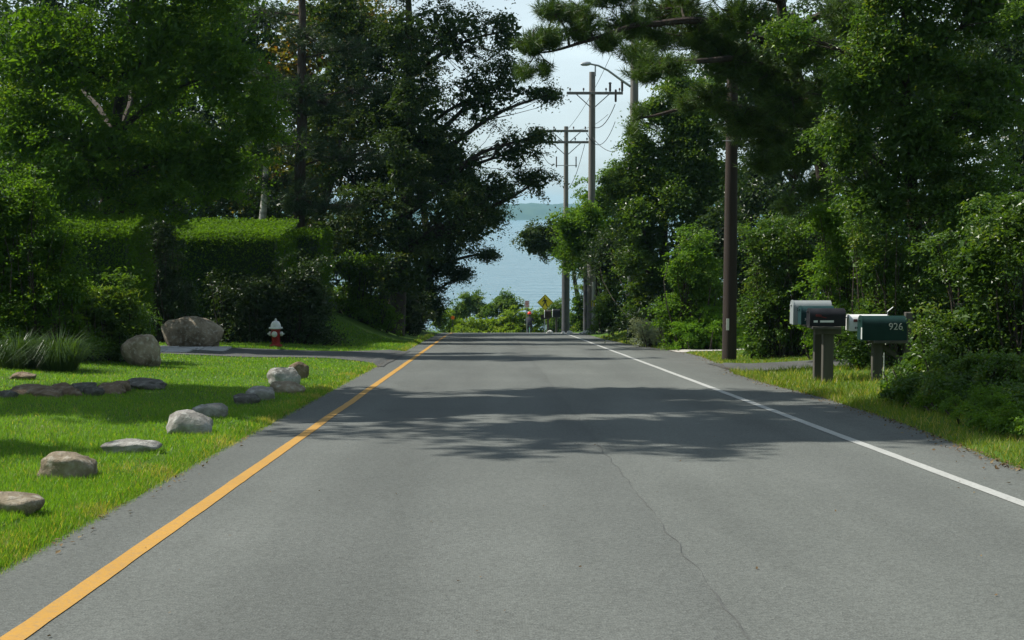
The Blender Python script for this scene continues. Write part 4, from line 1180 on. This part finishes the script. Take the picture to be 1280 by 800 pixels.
# ------------------------------------------------------------------ mailboxes
def mailbox(label, x_front, x_back, y, zb, w, h, mat, seed, flag=None, flag_up=False, rim=None):
    """Long axis across the road's direction: door towards the road (-X). zb = underside."""
    cx = (x_front + x_back) / 2
    root = thing('mailbox', (cx, y, zb), label, 'mailbox', 'roadside mailboxes')
    L = x_back - x_front
    r = w / 2
    prof = [(-r, 0), (r, 0), (r, h - r)]
    for i in range(1, 12):
        a = math.pi * i / 12
        prof.append((r * math.cos(a), h - r + r * math.sin(a)))
    prof.append((-r, h - r))
    # local u = +Y, v = +Z, n = +X
    MB().prism(prof, (x_front, y, zb), (0, 1, 0), (0, 0, 1), (1, 0, 0), L).build('body', M[mat], root)
    dp = [(a * 1.04, b * 1.02) for a, b in prof]
    door = MB().prism(dp, (x_front - .022, y, zb), (0, 1, 0), (0, 0, 1), (1, 0, 0), .02).build('door', M[rim or mat], root)
    MB().box((x_front - .035, y, zb + h * .8), (.03, .05, .02), None, .004).build('latch', M[rim or mat], door)
    if flag:
        fz = zb + h * .62
        fl = MB().box((x_front + L * .2, y - r - .008, fz), (L * .22, .006, .014))
        fl.box((x_front + L * .12, y - r - .009, fz + .008), (L * .1, .006, .045))
        fl.lathe((x_front + L * .31, y - r - .003, fz), [(.014, 0), (.014, .012)], 10, (0, -1, 0))
        fl.build('flag', M[flag], root, smooth=False)
    return root
Ya = 23.6
ga = ground(1030, 478); Ya = ga.y
def X(px, Y): return at(px, 400, Y).x
def Z(py, Y): return at(1030, py, Y).z
stA = thing('mailbox_stand', (X(1031, Ya), Ya, ga.z), 'weathered wooden stand carrying three mailboxes', 'mailbox stand')
yA = Ya
MB().box((X(1035, yA), yA, (ga.z - .2 + Z(411, yA)) / 2), (.17, .12, Z(411, yA) - ga.z + .2), None, .008).build('post', M['post'], stA)
MB().box((X(1023.5, yA + .45), yA + .45, (ga.z - .2 + Z(411, yA)) / 2), (.15, .12, Z(411, yA) - ga.z + .2), None, .008).build('post', M['post'], stA)
MB().box((X(1030, yA), yA + .28, Z(409, yA) + .005), (.46, .98, .045), None, .006).build('shelf', M['post'], stA)
MB().box((X(1033, yA), yA - .12, Z(409, yA) - .06), (.42, .035, .085), None, .006).build('shelf_rail', M['post'], stA)
zb = Z(409, yA) + .03
mA1 = mailbox('black mailbox with white label and red flag, nearest of the three', X(1011, yA), X(1054, yA), yA - .05, zb, .24, Z(385, yA) - zb, 'mb_black', 1, None)
for (xa, xb, za, zz, mt, nm) in ((1014, 1019, 399.5, 402, 'white', 'label_plate'), (1022, 1039, 399.5, 402, 'white', 'label_plate')):
    MB().box((X((xa + xb) / 2, yA), yA - .05 - .123, Z((za + zz) / 2, yA)), (X(xb, yA) - X(xa, yA), .004, Z(za, yA) - Z(zz, yA))).build(nm, M[mt], mA1, smooth=False)
fl = MB().box((X(1020, yA), yA - .178, Z(393.5, yA)), (.09, .005, .035), Matrix.Rotation(.1, 3, 'Y'))
fl.box((X(1026, yA), yA - .178, Z(395.5, yA)), (.1, .005, .014), Matrix.Rotation(.22, 3, 'Y'))
fl.build('flag', M['flagd'], mA1, smooth=False)
y2 = yA + .27
mA2 = mailbox('dark teal mailbox in the middle of the three', X(1001, y2), X(1041, y2), y2, zb, .23, Z(382.5, y2) - zb, 'mb_teal', 2)
text('number', '34', .055, (X(1005.7, y2), y2 - .118, Z(398.5, y2)), mA2, 'white')
y3 = yA + .56
mA3 = mailbox('pale grey mailbox behind the black and teal ones', X(991, y3), X(1037.5, y3), y3, Z(405, y3), .24, Z(375.5, y3) - Z(405, y3), 'mb_grey', 3, 'mb_black')
gb = ground(1098, 476); Yb = gb.y
stB = thing('mailbox_stand', (X(1115, Yb), Yb, gb.z), 'weathered wooden stand with brace carrying the white and green mailboxes', 'mailbox stand')
MB().box((X(1097, Yb), Yb, (gb.z - .2 + Z(425, Yb)) / 2), (.16, .1, Z(425, Yb) - gb.z + .2), None, .008).build('post', M['post'], stB)
MB().box((X(1135.5, Yb + .1), Yb + .1, (gb.z - .2 + Z(391, Yb)) / 2), (.115, .1, Z(391, Yb) - gb.z + .2), None, .008).build('post', M['post'], stB)
MB().box((X(1112, Yb), Yb + .12, Z(426.5, Yb)), (.58, .6, .045), None, .006).build('shelf', M['post'], stB)
a_, b_ = Vector((X(1101, Yb), Yb + .03, Z(430, Yb))), Vector((X(1131, Yb), Yb + .05, Z(452, Yb)))
MB().box((a_ + b_) / 2, ((b_ - a_).length, .03, .07), Matrix.Rotation(math.atan2(-(b_ - a_).z, (b_ - a_).x), 3, 'Y'), .004).build('brace', M['post'], stB)
zb = Z(424.5, Yb)
mB1 = mailbox('large dark green mailbox numbered 926', X(1076, Yb), X(1130, Yb), Yb - .03, zb, .28, Z(394.5, Yb) - zb, 'mb_green', 4, None, rim=None)
MB().prism([(-.146, .02), (-.1, .02), (-.1, .2), (-.146, .2)], (X(1076, Yb) - .028, Yb - .03, zb), (0, 1, 0), (0, 0, 1), (1, 0, 0), .012).build('door_rim', M['mb_white'], mB1)
text('number', '926', .15, (X(1116, Yb), Yb - .03 - .142, Z(407.5, Yb)), mB1, 'conduit')
yb2 = Yb + .36
mB2 = mailbox('white mailbox with maroon flag behind the dark green one', X(1061, yb2), X(1109, yb2), yb2, Z(413, yb2), .24, Z(393, yb2) - Z(413, yb2), 'mb_white', 5, 'flagd')
MB().tube([Vector((X(1107.5, yb2), yb2 - .08, Z(397, yb2))), Vector((X(1107.5, yb2), yb2 - .08, Z(389, yb2))), Vector((X(1114.5, yb2), yb2 - .08, Z(383.5, yb2)))], .007, 6).build('wire_arm', M['steel'], mB2)
for q in range(3):
    MB().box((X(1067 + q * 2.0, yb2), yb2 - .123, Z(409, yb2)), (.016, .004, .032)).build('number_mark', M['ink'], mB2, smooth=False)
gs = base(1106, Yb - .25)
MB().tube([gs - Vector((0, 0, .1)), Vector((gs.x, gs.y, Z(441, gs.y)))], .011, 6).build('garden_stake', M['conduit'], None, gs)
tag(bpy.data.objects['garden_stake'], 'thin pale stake in the grass before the green mailbox stand', 'stake')
gp = base(1173, 22.6)
ped = thing('utility_pedestal', gp, 'grey utility pedestal half buried in brambles right of the mailboxes', 'utility box')
zt = Z(424, 22.6)
MB().box((gp.x, gp.y, (gp.z + zt) / 2), (.2, .2, zt - gp.z), None, .015).build('housing', M['pedestal'], ped)
MB().box((gp.x, gp.y, zt + .01), (.225, .225, .04), None, .015).build('lid', M['pedestal'], ped)

# ------------------------------------------------------------------ utility poles
def pole(label, px, Y, py_top, r0, mat, arms=(), lean=0.0):
    b = base(px, Y)
    zt = at(px, py_top, Y).z
    root = thing('utility_pole', b, label, 'utility pole', 'utility poles on the right of the road')
    tp = Vector((b.x + lean, Y, zt))
    MB().tube([b - Vector((0, 0, .4))] + [b.lerp(tp, t) for t in (0.02, .25, .5, .75, 1)], [r0, r0, r0 * .93, r0 * .86, r0 * .78, r0 * .7], 14).build('shaft', M[mat], root)
    for (py, pxa, pxb) in arms:
        z = at(px, py, Y).z
        xa, xb = at(pxa, py, Y).x, at(pxb, py, Y).x
        yy = Y - r0 - .05
        arm = MB().box(((xa + xb) / 2, yy, z), (xb - xa, .1, .12), None, .008).build('crossarm', M['polewood'], root)
        for s in (-1, 1):
            p0 = Vector((b.x + lean + s * .72, yy - .06, z - .05)); p1 = Vector((b.x + lean + s * .08, yy - .03, z - .62))
            MB().tube([p0, p1], .022, 5).build('brace', M['polewood'], root)
        for t in (.06, .3, .7, .94):
            xx = xa + (xb - xa) * t
            MB().lathe((xx, yy, z + .06), [(.015, 0), (.015, .06), (.045, .07), (.035, .1), (.045, .11), (.03, .16), (.01, .17)], 8).build('insulator', M['insul'], root)
    return root, b, tp
p1, b1, t1 = pole('slim pole with two crossarms and a dark sheathed foot, farthest of the poles', 707, 73, 158, .155, 'polewood', ((164, 674, 735), (178, 676, 737)))
MB().tube([b1 + Vector((0, -.02, 0)), b1 + Vector((0, -.02, 4.0))], .205, 12).build('sheath', M['sheath'], p1)
MB().box((b1.x - .05, b1.y - .23, b1.z + 2.2), (.05, .03, 4.2)).build('conduit', M['sheath'], p1, smooth=False)
z_ = at(707, 207, 73).z
MB().tube([Vector((b1.x - .55, 72.8, z_)), Vector((b1.x + .55, 72.8, z_))], .02, 5).build('bracket', M['steel'], p1)
for s in (-1, 1):
    MB().tube([Vector((b1.x + s * .5, 72.8, z_ - .1)), Vector((b1.x + s * .5, 72.8, z_ + .45))], .03, 6).build('cutout_fuse', M['insul'], p1)
p2, b2, t2 = pole('tall pole with a single crossarm and a pale conduit at its foot', 739, 63, 90, .19, 'polewood', ((117, 708, 778),))
MB().tube([b2 + Vector((.05, -.2, 0)), b2 + Vector((.05, -.2, 2.3))], .045, 8).build('conduit', M['conduit'], p2)
MB().box(b2 + Vector((.07, -.22, 1.35)), (.17, .03, .26)).build('tag_plate', M['signyellow'], p2, smooth=False)
MB().box((t2.x + .12, 62.85, t2.z + .05), (.06, .06, .5)).build('top_pin', M['steel'], p2, smooth=False)
for (pa, h_) in ((762, .35), (777, .4)):
    xx = at(pa, 117, 63).x
    MB().lathe((xx, 62.75, at(739, 117, 63).z + .06), [(.03, 0), (.05, .04), (.05, h_), (.08, h_ + .01), (.05, h_ + .06)], 8).build('arrester', M['insul'], p2)
MB().lathe((at(769, 124, 63).x, 62.75, at(739, 128, 63).z), [(.04, 0), (.05, .05), (.05, .5), (.03, .55)], 8).build('cutout_fuse', M['insul'], p2)
stub = base(732.5, 66)
st = thing('utility_pole', stub, 'dark stub pole just left of the tall pole', 'utility pole', 'utility poles on the right of the road')
MB().tube([stub - Vector((0, 0, .3)), stub + Vector((0, 0, 3.1))], [.14, .125], 12).build('shaft', M['sheath'], st)
MB().lathe(stub + Vector((0, 0, 3.1)), [(.125, 0), (.05, .03)], 12).build('cap', M['sheath'], st)
p3, b3, t3 = pole('grey pole carrying the street lamp arm, half hidden by leaves', 791, 50, -60, .175, 'polewood')
MB().tube([b3 + Vector((-.15, -.14, -.1)), b3 + Vector((-.15, -.14, 6.5))], .065, 8).build('conduit', M['conduit'], p3)
MB().box(b3 + Vector((-.06, -.215, 1.0)), (.06, .02, .28)).build('tag_plate', M['conduit'], p3, smooth=False)
apts = [at(788, 108, 49.8), at(775, 99, 49.6), at(760, 88, 49.4), at(748, 82, 49.2), at(738, 80, 49.0)]
arm = MB().tube(apts, [.045, .042, .038, .034, .03], 8).build('lamp_arm', M['steel'], p3)
MB().lathe(apts[-1] + Vector((.02, 0, .02)), [(.03, 0), (.06, .04), (.075, .15), (.06, .3), (.03, .36)], 12, (-1, -.1, -.1)).build('lamp_head', M['steel'], arm)
p4, b4, t4 = pole('dark brown pole rising into the pine, nearest of the poles', 912, 32, 20, .165, 'polebrown')
MB().box(b4 + Vector((-.07, -.17, .85)), (.06, .012, .26)).build('tag_plate', M['white'], p4, smooth=False)
MB().tube([at(903, 176, 31.7), at(922, 176, 31.7)], .012, 6).build('step_bolt', M['steel'], p4)

def wire(label, pts, sag, r=.012):
    mb = MB()
    out = []
    for a, b, sg_ in zip(pts[:-1], pts[1:], sag):
        a, b = Vector(a), Vector(b)
        for i in range(13):
            t = i / 12
            p = a.lerp(b, t); p.z -= sg_ * 4 * t * (1 - t)
            out.append(p)
    mb.tube(out, r, 5)
    o = mb.build('power_line', M['wire'], None, pts[0])
    return tag(o, label, 'cable', 'overhead wires')
wire('loose loop of cable hanging from the crossarm to the tall pole', [at(769, 130, 62.7), at(742, 159, 62.7)], [.35], .018)
wire('long drooping cable looping between the tall pole and the glossy tree', [at(769, 152, 62.6), at(733, 166, 62.5)], [.75], .014)
wire('thin cable slanting down from the tall pole into the leaves', [at(741, 172, 62.6), at(768, 190, 60)], [.15], .014)
wire('thin wire running from the lamp pole towards the slim pole', [at(760, 143, 60), at(718, 162, 73)], [.2], .01)
wire('thin wire looping left of the slim pole towards the oak', [at(694, 205, 72.7), at(677, 190, 72.7)], [.25], .014)
wire('thin drop wire slanting from the slim pole crossarm to its shaft', [at(731, 180, 72.7), at(721, 215, 72.7), at(709, 238, 72.7)], [.05, .1], .014)
wire('overhead wire crossing the sky above the tall pole', [at(765, 66, 55), at(708, 163, 73)], [.3], .01)

# ------------------------------------------------------------------ signs and mailboxes at the bottom of the hill
sb = base(681, 92)
cs = thing('crossing_sign', sb, 'yellow diamond pedestrian crossing sign', 'road sign')
c = at(681.5, 378, 92)
MB().box((sb.x, 92.03, (sb.z + c.z) / 2), (.06, .05, c.z - sb.z + .6)).build('post', M['steel'], cs, smooth=False)
q = .53
pan = MB().prism([(-q, 0), (0, -q), (q, 0), (0, q)], (c.x, 91.985, c.z), (1, 0, 0), (0, 0, 1), (0, 1, 0), .006).build('panel', M['signyellow'], cs, smooth=False)
brd = MB()
for i in range(4):
    a0, a1 = i * math.pi / 2, (i + 1) * math.pi / 2
    o_, i_ = q * .95, q * .89
    brd.prism([(o_ * math.cos(a0), o_ * math.sin(a0)), (o_ * math.cos(a1), o_ * math.sin(a1)), (i_ * math.cos(a1), i_ * math.sin(a1)), (i_ * math.cos(a0), i_ * math.sin(a0))], (c.x, 91.98, c.z), (1, 0, 0), (0, 0, 1), (0, 1, 0), .004)
brd.build('border', M['ink'], pan, smooth=False)
wk = MB()
for poly in ([(-.05 + .05 * math.cos(t), .27 + .055 * math.sin(t)) for t in np.linspace(0, 2 * math.pi, 13)[:-1]],
             [(-.1, .2), (.04, .2), (.07, .02), (-.06, 0.0)], [(-.1, .2), (-.06, .14), (-.17, .02), (-.2, .05)], [(.03, .2), (.04, .13), (.13, .05), (.15, .08)],
             [(-.06, .01), (.02, .01), (-.07, -.15), (-.15, -.3), (-.2, -.28)], [(0.0, .02), (.07, .02), (.1, -.13), (.17, -.28), (.11, -.3), (.03, -.13)]):
    wk.prism(poly, (c.x, 91.978, c.z), (1, 0, 0), (0, 0, 1), (0, 1, 0), .005)
wk.build('walking_figure', M['ink'], pan, smooth=False)
MB().box((c.x, 91.985, at(681, 396, 92).z), (.56, .008, .3)).build('plaque', M['polebrown'], cs, smooth=False)
pb = base(658.5, 88)
ps = thing('parking_sign', pb, 'small white and red sign on a thin post left of the crossing sign', 'road sign')
c = at(658.8, 380, 88)
MB().box((pb.x, 88.03, (pb.z + c.z) / 2), (.05, .04, c.z - pb.z + .3)).build('post', M['steel'], ps, smooth=False)
pan = MB().box((c.x, 87.99, c.z), (.3, .006, .42), None, .002).build('panel', M['white'], ps, smooth=False)
for k_, (w_, zz) in enumerate(((.22, .14), (.24, .05), (.18, -.04), (.24, -.13))):
    MB().box((c.x, 87.984, c.z + zz), (w_, .004, .05)).build('red_line', M['signred'], pan, smooth=False)
om = base(566, 94)
mk = thing('marker_post', om, 'small orange disc marker on a stake in the vine hedgerow', 'marker')
c = at(566, 397, 93.2)
MB().box((c.x, 93.25, (om.z + c.z) / 2), (.04, .03, c.z - om.z)).build('stake', M['post'], mk, smooth=False)
MB().lathe((c.x, 93.2, c.z), [(.12, 0), (.12, .015)], 14, (0, -1, 0)).build('disc', M['orange'], mk)

def far_box(label, px0, px1, py, Y, mat):
    b = base((px0 + px1) / 2, Y)
    xa, xb = at(px0, py, Y).x, at(px1, py, Y).x
    zb = at(px0, py + 5, Y).z
    root = mailbox(label, xa, xb, Y, zb, .22, at(px0, py - 4.5, Y).z - zb, mat, 9, None, rim='mb_white')
    st = thing('mailbox_stand', b, label.split(' ')[0] + ' wooden post under the ' + label, 'mailbox stand')
    MB().box(((xa + xb) / 2, Y, (b.z - .2 + zb - .045) / 2), (.11, .11, zb - .045 - b.z + .2), None, .008).build('post', M['post'], st)
    MB().box(((xa + xb) / 2, Y, zb - .022), (xb - xa - .05, .2, .04), None, .006).build('shelf', M['post'], st)
far_box('dark far mailbox beside the sheathed pole', 691, 700, 391, 76, 'mb_black')
far_box('brown far mailbox below the crossing sign', 681, 689, 392, 77.5, 'polebrown')

# ------------------------------------------------------------------ cyclist at the bottom of the hill
cb = base(662, 93)
bk = thing('bicycle', cb, 'green bicycle ridden by the person with the red helmet', 'bicycle')
def B(x, y, z): return cb + Vector((x, y, z))
for yy_ in (-.52, .52):
    wh = MB()
    ring = [B(0, yy_ + .33 * math.cos(t), .345 + .33 * math.sin(t)) for t in np.linspace(0, 2 * math.pi, 25)]
    wh.tube(ring, .02, 6, False)
    w_ = wh.build('wheel', M['rubber'], bk)
    sp = MB()
    for t in np.linspace(0, math.pi, 7)[:-1]:
        sp.tube([B(0, yy_ + .31 * math.cos(t), .345 + .31 * math.sin(t)), B(0, yy_ - .31 * math.cos(t), .345 - .31 * math.sin(t))], .004, 4)
    sp.build('spokes', M['steel'], w_)
fr = MB()
for a_, b_ in (((0, -.52, .345), (0, -.1, .3)), ((0, -.1, .3), (0, -.22, .85)), ((0, -.22, .8), (0, -.52, .345)), ((0, -.1, .3), (0, .36, .75)), ((0, -.2, .78), (0, .35, .85)), ((0, .33, .95), (0, .52, .345))):
    fr.tube([B(*a_), B(*b_)], .022, 6)
fr.build('frame', M['bikeframe'], bk)
MB().tube([B(-.28, .3, .98), B(-.1, .36, 1.0), B(.1, .36, 1.0), B(.28, .3, .98)], .016, 6).build('handlebar', M['rubber'], bk)
MB().box(B(0, -.24, .89), (.15, .26, .06), None, .025).build('saddle', M['rubber'], bk)
def skin_body(name, verts, edges, radii, mat, parent, root_i=0):
    me = bpy.data.meshes.new(name); me.from_pydata(verts, edges, [])
    ob = bpy.data.objects.new(name, me); COL.objects.link(ob)
    sk = ob.modifiers.new('skin', 'SKIN'); ss = ob.modifiers.new('sub', 'SUBSURF'); ss.levels = 2; ss.render_levels = 2
    for i, r in enumerate(radii):
        me.skin_vertices[0].data[i].radius = (r, r) if not isinstance(r, tuple) else r
        me.skin_vertices[0].data[i].use_root = (i == root_i)
    dg = bpy.context.evaluated_depsgraph_get(); dg.update()
    m2 = bpy.data.meshes.new_from_object(ob.evaluated_get(dg))
    bpy.data.objects.remove(ob)
    for p in m2.polygons: p.use_smooth = True
    m2.materials.clear()
    return link(name, m2, mat, parent)
pe = thing('person', cb, 'person in dark clothes and red helmet riding a bicycle at the end of the road', 'person')
V_ = [(0, -.22, .95), (0, -.14, 1.15), (0, -.04, 1.36), (0, .0, 1.47), (0, .03, 1.56), (0, .04, 1.68),
      (-.18, -.02, 1.38), (-.25, .12, 1.18), (-.26, .29, 1.02), (.18, -.02, 1.38), (.25, .12, 1.18), (.26, .29, 1.02),
      (-.1, -.2, .92), (-.12, .12, .72), (-.1, -.04, .36), (-.1, .1, .3), (.1, -.2, .92), (.12, .16, .86), (.1, .0, .52), (.1, .13, .46)]
E_ = [(0, 1), (1, 2), (2, 3), (3, 4), (4, 5), (2, 6), (6, 7), (7, 8), (2, 9), (9, 10), (10, 11), (0, 12), (12, 13), (13, 14), (14, 15), (0, 16), (16, 17), (17, 18), (18, 19)]
R_ = [.14, .14, .15, .055, .085, .085, .065, .045, .035, .065, .045, .035, .09, .065, .042, .04, .09, .065, .042, .04]
skin_body('body', V_, E_, R_, M['shirt'], pe)
MB().lathe(B(0, .04, 1.58), [(.078, 0), (.088, .04), (.086, .1), (.06, .135)], 14).build('face', M['skin'], pe)
MB().lathe(B(0, .03, 1.65), [(.125, 0), (.13, .03), (.115, .1), (.07, .15), (.02, .165)], 16).build('helmet', M['helmet'], pe)

# ------------------------------------------------------------------ haze over the water
hz = MB().box((0, 3200, 13), (13000, 6600, 96))
hm = bpy.data.materials.new('haze_air'); hm.use_nodes = True
hm.node_tree.nodes.clear()
ho = hm.node_tree.nodes.new('ShaderNodeOutputMaterial'); hv = hm.node_tree.nodes.new('ShaderNodeVolumePrincipled')
hv.inputs['Color'].default_value = (0.42, 0.78, 1.0, 1); hv.inputs['Density'].default_value = 0.00013; hv.inputs['Anisotropy'].default_value = 0.2
hm.node_tree.links.new(hv.outputs[0], ho.inputs['Volume'])
tag(hz.build('haze', hm, None, smooth=False), 'thin blue sea haze over the far shore', 'haze', kind='stuff')
